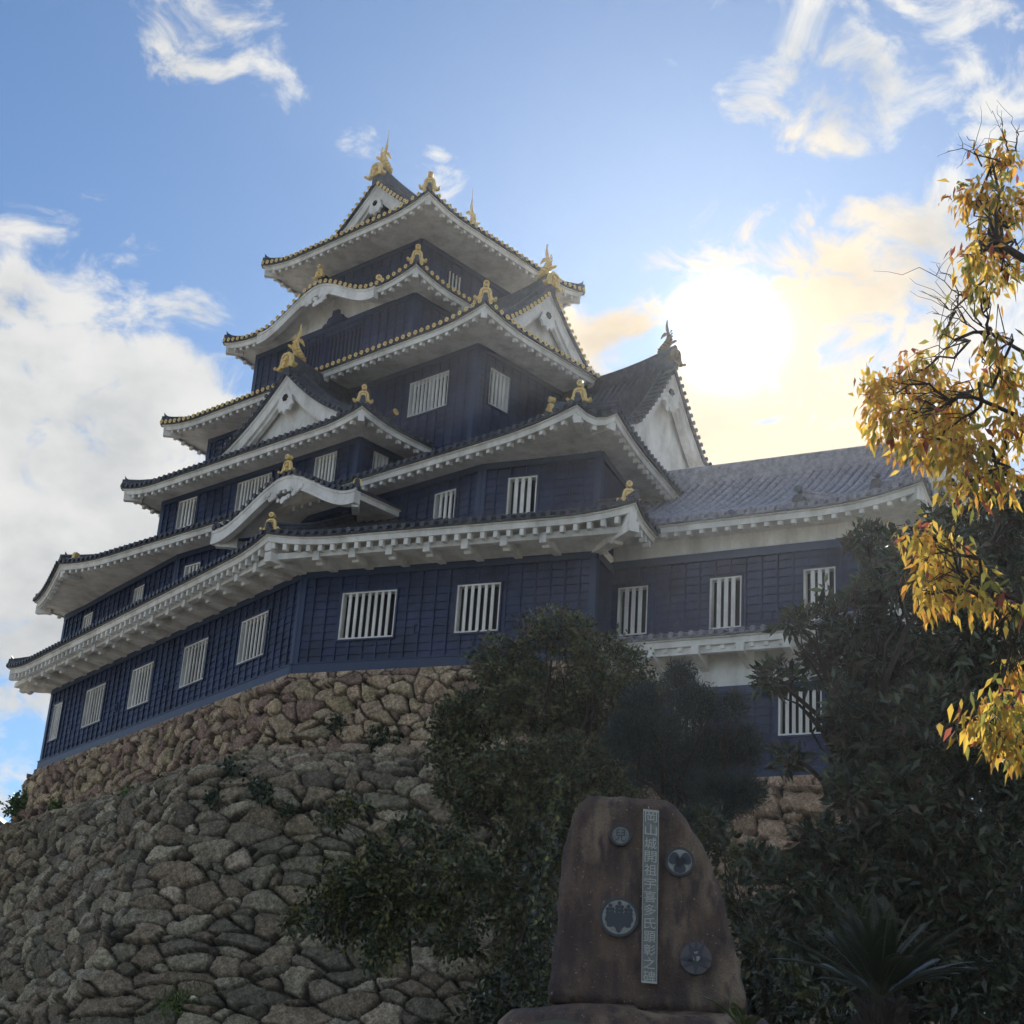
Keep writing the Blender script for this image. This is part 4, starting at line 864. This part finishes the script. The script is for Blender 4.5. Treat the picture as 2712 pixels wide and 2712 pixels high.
tree('broadleaf_tree.002', 'dim tree further back behind the large glossy evergreen at the right edge', 'tree', 34,
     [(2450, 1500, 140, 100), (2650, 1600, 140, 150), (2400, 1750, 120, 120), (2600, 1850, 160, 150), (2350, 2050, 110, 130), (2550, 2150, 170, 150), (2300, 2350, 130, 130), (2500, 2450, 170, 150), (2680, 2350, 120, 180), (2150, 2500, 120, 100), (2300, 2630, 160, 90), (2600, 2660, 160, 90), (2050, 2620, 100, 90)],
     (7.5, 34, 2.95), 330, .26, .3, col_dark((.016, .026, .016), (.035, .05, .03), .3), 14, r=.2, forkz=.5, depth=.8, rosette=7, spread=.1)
tree('conifer_tree', 'soft feathery dark conifer between the bushy tree and the lower turret window', 'tree', 30,
     [(1800, 1795, 42, 50), (1700, 1860, 62, 50), (1850, 1870, 75, 60), (1730, 1950, 105, 75), (1880, 1985, 100, 75), (1950, 1870, 28, 42), (1780, 2060, 110, 70), (1905, 2105, 85, 65), (1850, 2180, 75, 50), (1660, 1960, 60, 60), (1980, 1980, 45, 60), (1970, 2100, 60, 50)],
     (3.3, 30, 2.9), 4600, .15, .06, col_dark((.014, .032, .030), (.028, .055, .045), .3), 5, r=.14, forkz=.5, depth=.8, rosette=14, spread=.05, inner=.1, updir=1.2)
tree('shrub', 'low spreading shrub with yellow-green tips in front of the lower stones left of the monument', 'shrub', 30,
     [(870, 2390, 62, 45), (960, 2335, 110, 45), (1080, 2290, 110, 40), (1050, 2400, 125, 75), (900, 2450, 75, 50), (1180, 2400, 85, 55), (1010, 2520, 55, 45), (1230, 2320, 60, 45), (930, 2135, 45, 22), (880, 2170, 40, 18), (1090, 2190, 60, 22), (1180, 2230, 60, 40), (1000, 2240, 40, 20), (790, 2440, 40, 30)],
     at(1090, 2560, 30.6), 1100, .13, .26, col_dark((.036, .050, .020), (.24, .22, .06), .4), 6, r=.035, forkz=.5, depth=.7, spread=.07, updir=.2, twigs=4)
tree('shrub.001', 'dark undergrowth shrub at the foot of the rock monument on its right', 'shrub', 18,
     [(1900, 2250, 60, 50), (1960, 2370, 60, 70), (2010, 2510, 70, 60), (2080, 2620, 80, 50), (2200, 2660, 80, 40), (1880, 2180, 50, 30)], (3.2, 18.4, 2.85), 1000, .12, .22, col_dark((.024, .034, .014), (.11, .12, .035), .3), 8, r=.04, forkz=.3, depth=.7, spread=.05)
tree('shrub.002', 'dark undergrowth shrub at the foot of the rock monument on its left', 'shrub', 20,
     [(1400, 2690, 60, 50), (1330, 2640, 60, 60), (1400, 2560, 50, 60), (1250, 2690, 50, 25), (1440, 2230, 28, 40), (1420, 2330, 40, 60), (1440, 2460, 30, 60)], (.1, 20.2, 2.4), 900, .11, .26, col_dark((.022, .030, .014), (.09, .10, .04), .3), 9, r=.03, forkz=.4, depth=.7, spread=.05)
# small plants rooted in the joints of the wall
def wall_hit(x, y):
    for D in np.arange(28, 90, .1):
        p = at(x, y, D); q = p - KO; a, b, h = q @ U, q @ Vv, 15.42 - p[2]
        oa = (v2(a, b) - AP) @ nA2; oc = (v2(a, b) - AP) @ nC2; fk = 1.1 if oa > oc else max(.35, 1.1 - .08 * ((v2(a, b) - AP) @ dC))
        if max(oa, oc) < offs(h, fk) + .1: return p
    return at(x, y, 50)
WP = [(70, 2130, 60, 'big leafy bush growing out of the wall corner at the far left edge'), (340, 2115, 34, 'bright green tuft on the wall just below the reddish stones'), (520, 1985, 30, 'thin sapling on the wall below the second window from the corner'),
      (440, 2075, 38, 'dark tuft below the thin sapling on the wall'), (625, 2050, 55, 'dark bushy weed in the wall joints below the keep corner'), (690, 2090, 40, 'small dark weed right of the bushy weed on the wall'),
      (560, 2120, 30, 'tiny weed under the bushy weed on the wall'), (900, 1925, 36, 'spreading weed on a long pale stone right of the keep corner'), (1010, 1975, 62, 'round dark-green bush on the wall beside the tall tree'), (770, 2150, 30, 'small weed low on the wall left of the branching shrub'), (160, 2140, 34, 'low weed right of the far-left bush')]
for k, (x, y, r_, lab) in enumerate(WP):
    p = wall_hit(x, y); D = math.hypot(p[0], p[1]) - .25; sc = D / FPX
    rg = np.random.default_rng(50 + k); cl = [(x + rg.uniform(-.5, .5) * r_, y + rg.uniform(-.4, .4) * r_, r_ * .55, r_ * .5) for _ in range(5)]
    nm = 'wall_plant' if k == 0 else 'wall_plant.%03d' % k
    g = (.05, .10, .02) if k in (0, 1, 10) else (.022, .042, .022)
    tree(nm, lab, 'plant', D, cl, at(x, y + r_ * .5, D + .3), 240, .16, .3, col_dark(g, (g[0] * 2, g[1] * 1.8, g[2] * 1.5), .4), 60 + k, r=.02, forkz=.5, depth=.7, spread=.07, twigs=1, group='plants rooted in the stone wall')
# mossy grass on the wall near the lower edge
p = wall_hit(510, 2675); rg = np.random.default_rng(77); mb = MB(); n_ = 1500
D = math.hypot(p[0], p[1]) - .15; P = np.array([at(510 + rg.normal(0, 48), 2680 + rg.normal(0, 26), D + rg.uniform(-.1, .3)) for _ in range(n_)])
leaves(mb, P, rg.normal(0, .5, (n_, 3)) + Z, .16, .12, np.array([.10, .15, .03]) * rg.uniform(.5, 1.4, (n_, 1)), rg); tag(mb.build('moss_tuft', [LEAFD], org=p), 'bright green mossy tuft on the wall at the bottom edge', 'plant')
# climbing sprig left of the monument
mb = MB(); st = MB(); rg = np.random.default_rng(5); D = 18.5
path = np.array([at(x, y, D) for x, y in ((1490, 2060), (1475, 2110), (1468, 2160), (1455, 2220), (1440, 2290), (1425, 2380), (1425, 2500), (1430, 2640))])
vt = thing('climbing_vine', 'thin vine climbing beside the left edge of the rock monument', 'vine', path[-1]); st.tube(path, .01, 0, 5); st.build('stem', [BARK], vt)
tt_ = np.linspace(0, len(path) - 1.01, 260); PP = np.array([path[int(t)] * (1 - t % 1) + path[int(t) + 1] * (t % 1) for t in tt_]) + rg.normal(0, 1, (260, 3)) * (.02 + .05 * tt_[:, None] / 7)
leaves(mb, PP, rg.normal(0, 1, (260, 3)) - Z * .4, .08, .3, np.where(rg.random((260, 1)) < .25, np.array([[.2, .2, .05]]), np.array([[.05, .07, .03]])), rg); mb.build('leaves', [LEAFD], vt)
# cycad and fern
def fronds(root, label, name, D, cnt, ln, seedn, a0, a1, cat, tone, trunkh=.25):
    rg = np.random.default_rng(seedn); root = np.asarray(root, float); th = thing(name, label, cat, root - Z * trunkh); tm = MB()
    tm.tube([root - Z * trunkh, root - Z * .05, root + Z * .03], [.15, .17, .06], 0, 12, cap=0)
    for _ in range(120):
        a = rg.uniform(0, 2 * math.pi); z = rg.uniform(-trunkh, 0); q = root + Z * z + np.array([math.cos(a), math.sin(a), 0]) * .15; tm.tube([q, q + np.array([math.cos(a), math.sin(a), 1.2]) * .06], [.014, .004], 0, 4)
    tm.build('trunk', [BARK], th)
    for k in range(cnt):
        az = rg.uniform(0, 2 * math.pi); el = rg.uniform(a0, a1); L = ln * rg.uniform(.8, 1.1); t = np.linspace(0, 1, 22); hd = np.array([math.cos(az), math.sin(az), 0])
        ang = el - t * rg.uniform(.35, .75); dx = np.cumsum(np.cos(ang)) / 22 * L; dz = np.cumsum(np.sin(ang)) / 22 * L; pa = root + hd * dx[:, None] + Z * dz[:, None]
        m_ = MB(); m_.tube(pa, np.linspace(.008, .003, 22), 0, 4); m_.c.append(np.tile(np.array([[.05, .06, .03]]), (m_.n, 1))); tg = np.gradient(pa, axis=0); tg /= np.linalg.norm(tg, axis=1)[:, None]; sd_ = np.cross(tg, Z); sd_ /= np.linalg.norm(sd_, axis=1)[:, None] + 1e-9
        ti = np.linspace(3, 20.9, 46); P1 = np.array([pa[int(i)] * (1 - i % 1) + pa[int(i) + 1] * (i % 1) for i in ti]); S1 = sd_[ti.astype(int)]; T1 = tg[ti.astype(int)]; ll = np.sin(np.linspace(.5, 3.0, 46))[:, None]
        for sg in (1, -1):
            leaves(m_, P1, (S1 * sg * .8 + T1 * .75 + Z * .25) , .001, .1, np.tile(np.array([tone]), (46, 1)) * rg.uniform(.7, 1.2, (46, 1)), rg) if False else None
            V = np.stack([P1, P1 + (S1 * sg * .5 + T1 * .3) * .16 * ll * L + T1 * .006, P1 + (S1 * sg * .8 + T1 * .65) * .17 * ll * L - Z * .01, P1 + (S1 * sg * .5 + T1 * .3) * .16 * ll * L - T1 * .008], 1).reshape(-1, 3)
            m_.add(V, [(4 * i, 4 * i + 1, 4 * i + 2, 4 * i + 3) for i in range(46)]); m_.c.append(np.repeat(np.array([tone]) * rg.uniform(.7, 1.3, (46, 1)), 4, axis=0))
        m_.build('frond', [LEAFD], th)
fronds(at(2330, 2650, 13), 'dark cycad with arching feather fronds at the lower right of the garden', 'cycad', 13, 40, .85, 21, .55, 1.5, 'cycad', (.022, .034, .018), .22)
fronds(at(1975, 2745, 13.5), 'yellow-green fern frond tuft just right of the monument pedestal', 'fern', 13.5, 7, .42, 22, .4, 1.3, 'fern', (.11, .13, .03), .1)
# autumn tree hanging in from the right
def col_aut(tone, rnd, rg, vz):
    c = np.where(((tone < .40) | ((vz < -.2) & (tone < .6)))[:, None], np.array([.78, .55, .10]), np.where((tone < .70)[:, None], np.array([.30, .30, .07]), np.where((tone < .96)[:, None], np.array([.70, .36, .07]), np.array([.34, .10, .07])))); return c * (.55 + .6 * rnd)[:, None]
AC = [(2650, 415, 55, 42), (2590, 520, 70, 60), (2670, 540, 60, 70), (2620, 640, 75, 60), (2570, 700, 45, 40), (2670, 720, 50, 50), (2600, 760, 40, 25), (2500, 880, 34, 18), (2640, 910, 40, 28),
      (2420, 990, 90, 55), (2330, 1040, 62, 50), (2380, 1110, 90, 60), (2510, 1080, 110, 75), (2470, 1180, 110, 55), (2560, 1200, 90, 60), (2650, 1000, 60, 75), (2680, 1130, 45, 80), (2640, 1270, 80, 32), (2560, 1300, 70, 22),
      (2430, 1420, 42, 30), (2500, 1440, 60, 30), (2470, 1500, 55, 45), (2550, 1510, 60, 40), (2450, 1570, 40, 35), (2520, 1580, 60, 35), (2590, 1570, 40, 25), (2640, 1600, 32, 22), (2685, 1610, 16, 16),
      (2690, 1790, 35, 45), (2660, 1870, 50, 40), (2590, 1910, 55, 32), (2650, 1960, 50, 45), (2700, 1980, 30, 60)]
tb = np.array([5.6, 12.2, 2.3]); aut = thing('autumn_tree', 'autumn tree with yellow and rust drooping leaves hanging in from the right edge', 'tree', tb)
mb, cs = crown([(x, y, a * .86, b * .86) for x, y, a, b in AC], 12, 1900, .105, .2, col_aut, 31, rosette=5, depth=1.1, updir=0., hang=1.0, spread=.07, inner=.1, droop=.25); mb.build('crown', [LEAFA], aut)
rg = np.random.default_rng(8); tm = MB(); tk = np.array([tb, tb + [-.1, 0, 2.4], tb + [.1, .1, 4.8], tb + [-.1, .1, 7.4], tb + [.0, .0, 9.5]]); tm.tube(tk, [.2, .17, .14, .1, .05], 0, 10); tm.build('trunk', [BARK], aut)
bm_ = MB()
hubs = [(at(2640, 640, 12), .07), (at(2640, 1240, 12), .06), (at(2600, 1060, 12), .04), (at(2630, 1560, 12), .035), (at(2700, 1900, 12), .035), (at(2620, 880, 12), .035)]
for h_, r_ in hubs:
    z0 = max(h_[2] - .9, 3); j = np.interp(z0, tk[:, 2], np.arange(5)); st_ = tk[int(j)] * (1 - j % 1) + tk[min(int(j) + 1, 4)] * (j % 1); limb(bm_, st_, h_, r_, r_ * .4, rg, .1, 8)
for (c, a, b) in cs:
    h_ = min(hubs, key=lambda q: np.linalg.norm(q[0] - c))[0]; p_ = limb(bm_, h_, c, .016, .006, rg, .25, 8)
    for _ in range(9): v = rg.normal(0, 1, 3); v /= np.linalg.norm(v); limb(bm_, p_[rg.integers(2, 7)], c + v * np.array([a, .1, b]) * 1.15, .006, .002, rg, .3, 5)
for (x0, y0, x1, y1) in ((2640, 900, 2440, 770), (2600, 860, 2460, 720), (2650, 430, 2510, 400), (2600, 440, 2560, 360), (2670, 400, 2650, 310), (2560, 860, 2480, 700), (2620, 900, 2470, 830), (2690, 400, 2700, 330)):
    p_ = limb(bm_, at(x0, y0, 12), at(x1, y1, 12), .008, .002, rg, .15, 8)
    for _ in range(4): limb(bm_, p_[rg.integers(2, 7)], p_[7] + rg.normal(0, .15, 3), .003, .001, rg, .2, 5)
bm_.build('branches', [BARK], aut)

# ================================================================== the rock monument
MD = 16.; mc = at(1722, 2380, MD); mn = -np.array([mc[0], mc[1], 0]) / math.hypot(mc[0], mc[1]); mx = np.cross(Z, mn); mx = mx if mx @ RT > 0 else -mx
def MP(x, y, o=0.): q = hitp(x, y, mc + mn * o, mn); return q
OUT = [(165, 1790), (150, 1700), (185, 1440), (215, 1250), (235, 1000), (245, 800), (265, 650), (300, 480), (345, 340), (390, 230), (470, 165), (590, 158), (800, 185), (1080, 185), (1200, 300), (1330, 480), (1430, 680), (1500, 860), (1560, 1100), (1620, 1350), (1680, 1580), (1720, 1760), (1700, 1860), (1500, 1890), (1200, 1875), (900, 1850), (500, 1815)]
OUT = [(1400 + .3365 * x, 2050 + .3365 * y) for x, y in OUT]
O3 = np.array([MP(*p) for p in OUT]); oc2 = O3.mean(axis=0)
oa = np.linspace(0, len(O3), 150, endpoint=False); O3 = np.array([O3[int(i)] * (1 - i % 1) + O3[(int(i) + 1) % len(O3)] * (i % 1) for i in oa]); rgm = np.random.default_rng(3)
O3 = O3 + (O3 - oc2) * (.008 * np.sin(oa * 3.3) + .006 * np.sin(oa * 7.1))[:, None]
mon = thing('stone_monument', 'tall brown rock monument with a vertical metal inscription strip and four round crests', 'monument', MP(1710, 2665))
mb = MB(); rings = []
for sc_, o in ((.90, -.55), (.98, -.42), (1.0, -.2), (1.0, -.06), (.985, -.015), (.95, .012), *[(f_, .034) for f_ in np.linspace(.92, 0, 30)]):
    q = oc2 + (O3 - oc2) * sc_ + mn * o; s1, s2 = (q - oc2) @ mx, q[:, 2]
    q = q + mn * ((.018 * np.sin(s1 * 6 + s2 * 2) + .012 * np.sin(s1 * 13 - s2 * 7 + 1)) * (sc_ < .99) + .015 * np.sin(s2 * 9 + s1 * 4))[:, None]; q = q + mn * np.array([(mnoise.fractal(Vector((a_ * 3.2, b_ * 2.0, o)), 1.0, 2.1, 5) * .022) for a_, b_ in zip(s1, s2)])[:, None] * (1 if sc_ > .1 else 0); rings.append(q)
mb.grid(np.array(rings), 0, True, True); mb.build('rock', [ROCK], mon)
def MQ(x, y, o): return MP(x, y, 0) + mn * o
fo = .11
strip = [(1703.5, 2149), (1745, 2153.5), (1739.5, 2609), (1698.5, 2606)]
mb = MB(); mb.box8([MQ(*strip[3], fo - .06), MQ(*strip[2], fo - .06), MQ(*strip[2], fo), MQ(*strip[3], fo), MQ(*strip[0], fo - .06), MQ(*strip[1], fo - .06), MQ(*strip[1], fo), MQ(*strip[0], fo)]); pl_ = mb.build('inscription_plate', [PLATE], mon)
def text_mesh(s_, width, height, fn, name, matl, par, lines=1, thick=.006):
    """letters raised on a plate; fn(u, v, o) maps 0..1 across and down to 3D"""
    out = MB(); ok = False
    for k, ch in enumerate(s_):
        cu = bpy.data.curves.new('lettering', 'FONT'); cu.body = ch; cu.extrude = 0; cu.resolution_u = 2; ob = bpy.data.objects.new('lettering', cu); COL.objects.link(ob); dg = bpy.context.evaluated_depsgraph_get(); me = bpy.data.meshes.new_from_object(ob.evaluated_get(dg))
        V = np.array([v.co[:] for v in me.vertices]); Fc = [tuple(p.vertices) for p in me.polygons]; bpy.data.objects.remove(ob); bpy.data.curves.remove(cu); bpy.data.meshes.remove(me)
        if len(V) == 0: continue
        lo, hi = V[:, :2].min(0), V[:, :2].max(0); uv = (V[:, :2] - lo) / np.maximum(hi - lo, 1e-6); P = []
        for (a, b) in uv: P.append(fn(.12 + .76 * a, (k + .08 + .84 * (1 - b)) / len(s_), thick))
        out.add(P, Fc); P2 = [fn(.12 + .76 * a, (k + .08 + .84 * (1 - b)) / len(s_), thick * .2) for (a, b) in uv]
        ed = {}
        for f in Fc:
            for i in range(len(f)): e_ = (f[i], f[(i + 1) % len(f)]); ed[e_] = 1
        sf = [(a, b, b + len(V), a + len(V)) for (a, b) in ed if (b, a) not in ed]; out.add(list(P) + list(P2), sf)
    return out.build(name, [matl], par)
s0_, s1_, s2_, s3_ = [np.array(q, float) for q in strip]
def strip_fn(u, v, o): a = s0_ * (1 - u) + s1_ * u; b = s3_ * (1 - u) + s2_ * u; p = a * (1 - v) + b * v; return MQ(p[0], p[1], fo + o)
STM = mat('raised_lettering', (.42, .43, .40), .45, metal=.2)
text_mesh('\u5ca1\u5c71\u57ce\u958b\u7956\u5b87\u559c\u591a\u6c0f\u9855\u5f70\u4e4b\u7891', 1, 1, strip_fn, 'lettering', STM, pl_)
mb = MB()
for (a, b) in ((0, .035), (.965, 1)):
    mb.add([strip_fn(a, 0, .008), strip_fn(b, 0, .008), strip_fn(b, 1, .008), strip_fn(a, 1, .008)], [(0, 1, 2, 3)])
for (a, b) in ((0, .012), (.988, 1)):
    mb.add([strip_fn(0, a, .0085), strip_fn(1, a, .0085), strip_fn(1, b, .0085), strip_fn(0, b, .0085)], [(0, 1, 2, 3)])
mb.build('border', [STM], pl_)
def disc(mb, c, r, o0, o1, mi, seg=36, sx=1.):
    a = np.linspace(0, 2 * math.pi, seg, endpoint=False); ring = lambda rr, o: c + mn * o + rr * (np.cos(a)[:, None] * mx * sx + np.sin(a)[:, None] * Z); mb.grid(np.array([ring(r, o0), ring(r, o1)]), mi, False, True); mb.add(ring(r, o1), [tuple(range(seg))], mi)
def ringm(mb, c, r0, r1, o0, o1, mi, seg=36):
    a = np.linspace(0, 2 * math.pi, seg, endpoint=False); ring = lambda rr, o: c + mn * o + rr * (np.cos(a)[:, None] * mx + np.sin(a)[:, None] * Z); mb.grid(np.array([ring(r1, o0), ring(r1, o1), ring(r0, o1), ring(r0, o0)]), mi, False, True)
def poly_on(mb, c, pts, s_, o0, o1, mi): mb.prism([(p[0] * s_, p[1] * s_) for p in pts], c + mn * o0, mx, Z, mn * (o1 - o0), mi)
px = MD / FPX * 1.02
# crest 1: character in a ring
c1 = mn * .03 + MP(1644, 2217); mb = MB(); disc(mb, c1, 27 * px, .0, .07, 0); ringm(mb, c1, 22 * px, 27 * px, .07, .085, 0); disc(mb, c1, 21.5 * px, .07, .073, 1); cr1 = mb.build('crest', [BRONZE, PLATE], mon)
text_mesh('\u5152', 1, 1, lambda u, v, o: c1 + mx * (u - .5) * 38 * px - Z * (v - .5) * 38 * px + mn * (.074 + o), 'lettering', BRONZE, cr1)
# crest 2: rounded petals
c2 = mn * .03 + MP(1800, 2287); mb = MB(); disc(mb, c2, 37 * px, 0, .07, 0); disc(mb, c2, 30.5 * px, .07, .075, 1); 
for k_, a in enumerate((155, 25, 270)):
    for da, rr, dd_ in ((0, 13.5, 15.5), (20, 9., 20.), (-20, 9., 20.), (0, 8, 8)):
        q = c2 + (mx * math.cos(R(a + da)) + Z * math.sin(R(a + da))) * dd_ * px; disc(mb, q, rr * px, .075, .083 + .0003 * k_ + .0001 * da / 20, 0, 24)
mb.build('crest', [BRONZE, PALE], mon)
# crest 3: leaves below three flower spikes
c3 = mn * .03 + MP(1640, 2433); mb = MB(); disc(mb, c3, 49 * px, 0, .07, 0, 48); disc(mb, c3, 42 * px, .07, .075, 1, 48)
leaf = [(0, 6), (12, 2), (17, -8), (14, -22), (8, -28), (5, -36), (0, -40), (-5, -36), (-8, -28), (-14, -22), (-17, -8), (-12, 2)]
poly_on(mb, c3, leaf, px, .075, .088, 0)
for sg in (1, -1): poly_on(mb, c3, [(sg * x_, y_) for x_, y_ in ((4, 6), (18, 9), (33, 4), (36, -8), (31, -14), (30, -24), (20, -26), (12, -20), (5, -6))][::sg], px, .075, .084, 0)
for cx, n_, tp in ((0, 7, 34), (-23, 5, 27), (23, 5, 27)):
    for k in range(n_ // 2 + 1):
        yy = tp - k * 9
        if k == 0: disc(mb, c3 + mx * cx * px + Z * yy * px, 5.4 * px, .075, .085, 0, 12)
        else:
            for sg in (-1, 1): disc(mb, c3 + mx * (cx + sg * 6.2) * px + Z * yy * px, 5.2 * px, .075, .0852, 0, 12)
    poly_on(mb, c3, [(cx - 1.6, 4), (cx + 1.6, 4), (cx + 1.6, tp - 4), (cx - 1.6, tp - 4)], px, .075, .0815, 0)
mb.build('crest', [BRONZE, PALE], mon)
# crest 4: radiating star
c4 = mn * .03 + MP(1842, 2541); mb = MB(); disc(mb, c4, 40 * px, 0, .068, 0, 48); FACE = mat('crest_face', (.09, .075, .085), .4, metal=.2); disc(mb, c4, 38.5 * px, .068, .071, 1, 48)
for a in (-90, -142, -38, 188, 352, 60, 120, 90):
    a = R(a); t_ = (math.cos(a) * 40, math.sin(a) * 40); n_ = (-math.sin(a), math.cos(a)); w_ = 11 if abs(math.degrees(a)) != 90 else 9; poly_on(mb, c4, [(n_[0] * w_ * .9 + t_[0] * .25, n_[1] * w_ * .9 + t_[1] * .25), (-n_[0] * w_ * .9 + t_[0] * .25, -n_[1] * w_ * .9 + t_[1] * .25), (t_[0] - n_[0] * 1, t_[1] - n_[1] * 1), (t_[0] + n_[0] * 1, t_[1] + n_[1] * 1)], px, .071, .083 + .001 * w_ / 11, 0)
disc(mb, c4 + Z * 4 * px, 14 * px, .071, .092, 0, 20); poly_on(mb, c4, [(-8, 6), (-1, -12), (-6, -12 + 8)], px, .092, .096, 2); poly_on(mb, c4, [(1, 4), (11, 4), (9, -4), (2, -10)], px, .092, .096, 2); poly_on(mb, c4, [(-6, 14), (6, 17), (3, 10), (-3, 10)], px, .092, .096, 2)
mb.build('crest', [BRONZE, FACE, PALE], mon)
# pedestal
mb = MB(); rgp = np.random.default_rng(12); ring = []
for (sx_, z_, o) in ((1.15, -1.2, .45), (1.2, -.5, .5), (1.14, -.16, .42), (1.04, -.05, .25), (.7, -.03, 0.1), (.1, -.02, 0.)):
    a = np.linspace(0, 2 * math.pi, 60, endpoint=False); cc_ = MP(1690, 2668) - mn * .25; q = cc_ + mx * (np.cos(a) * 1.12 * sx_ * (1 + .06 * np.sin(a * 5)))[:, None] + mn * (np.sin(a) * (.35 + o) * (1 + .05 * np.sin(a * 7)))[:, None] + Z * (z_ + .03 * np.sin(a * 4 + z_ * 5))[:, None]; ring.append(q)
mb.grid(np.array(ring), 0, True, True); tag(mb.build('pedestal_rock', [ROCK], org=MP(1690, 2700)), 'flat dark rock slab carrying the tall rock monument', 'rock')
# house glimpsed past the wall at the far left
hp = at(-30, 2200, 78); hs = thing('tiled_house', 'small tiled house roof glimpsed past the wall at the far left edge', 'house', (hp[0], hp[1], 0))
mb = MB(); mb.obox((hp[0], hp[1], hp[2] / 2 - .4), (2.2, 0, 0), (0, 3, 0), (0, 0, hp[2] / 2 - .4)); mb.build('wall', [mat('tan_wall', (.35, .29, .2), .9)], hs)
mb = MB(); mb.prism([(-2.6, -.9), (2.6, -.9), (0, .9)], np.array([hp[0], hp[1] - 3.3, hp[2]]), (1, 0, 0), (0, 0, 1), (0, 6.6, 0)); mb.build('roof', [TILE], hs)
# ================================================================== the bright hazy air toward the sun
hz_ = MB(); hz_.box8([(-90, -25, -1), (90, -25, -1), (90, 120, -1), (-90, 120, -1), (-90, -25, 62), (90, -25, 62), (90, 120, 62), (-90, 120, 62)])
hm_ = bpy.data.materials.new('haze'); hm_.use_nodes = True; ht = hm_.node_tree
for n in list(ht.nodes): ht.nodes.remove(n)
pv = ht.nodes.new('ShaderNodeVolumePrincipled'); pv.inputs['Color'].default_value = (.82, .88, 1, 1); pv.inputs['Density'].default_value = .00015; pv.inputs['Anisotropy'].default_value = .78
ho = ht.nodes.new('ShaderNodeOutputMaterial'); ht.links.new(pv.outputs[0], ho.inputs['Volume'])
tag(hz_.build('haze', [hm_]), kind='stuff')
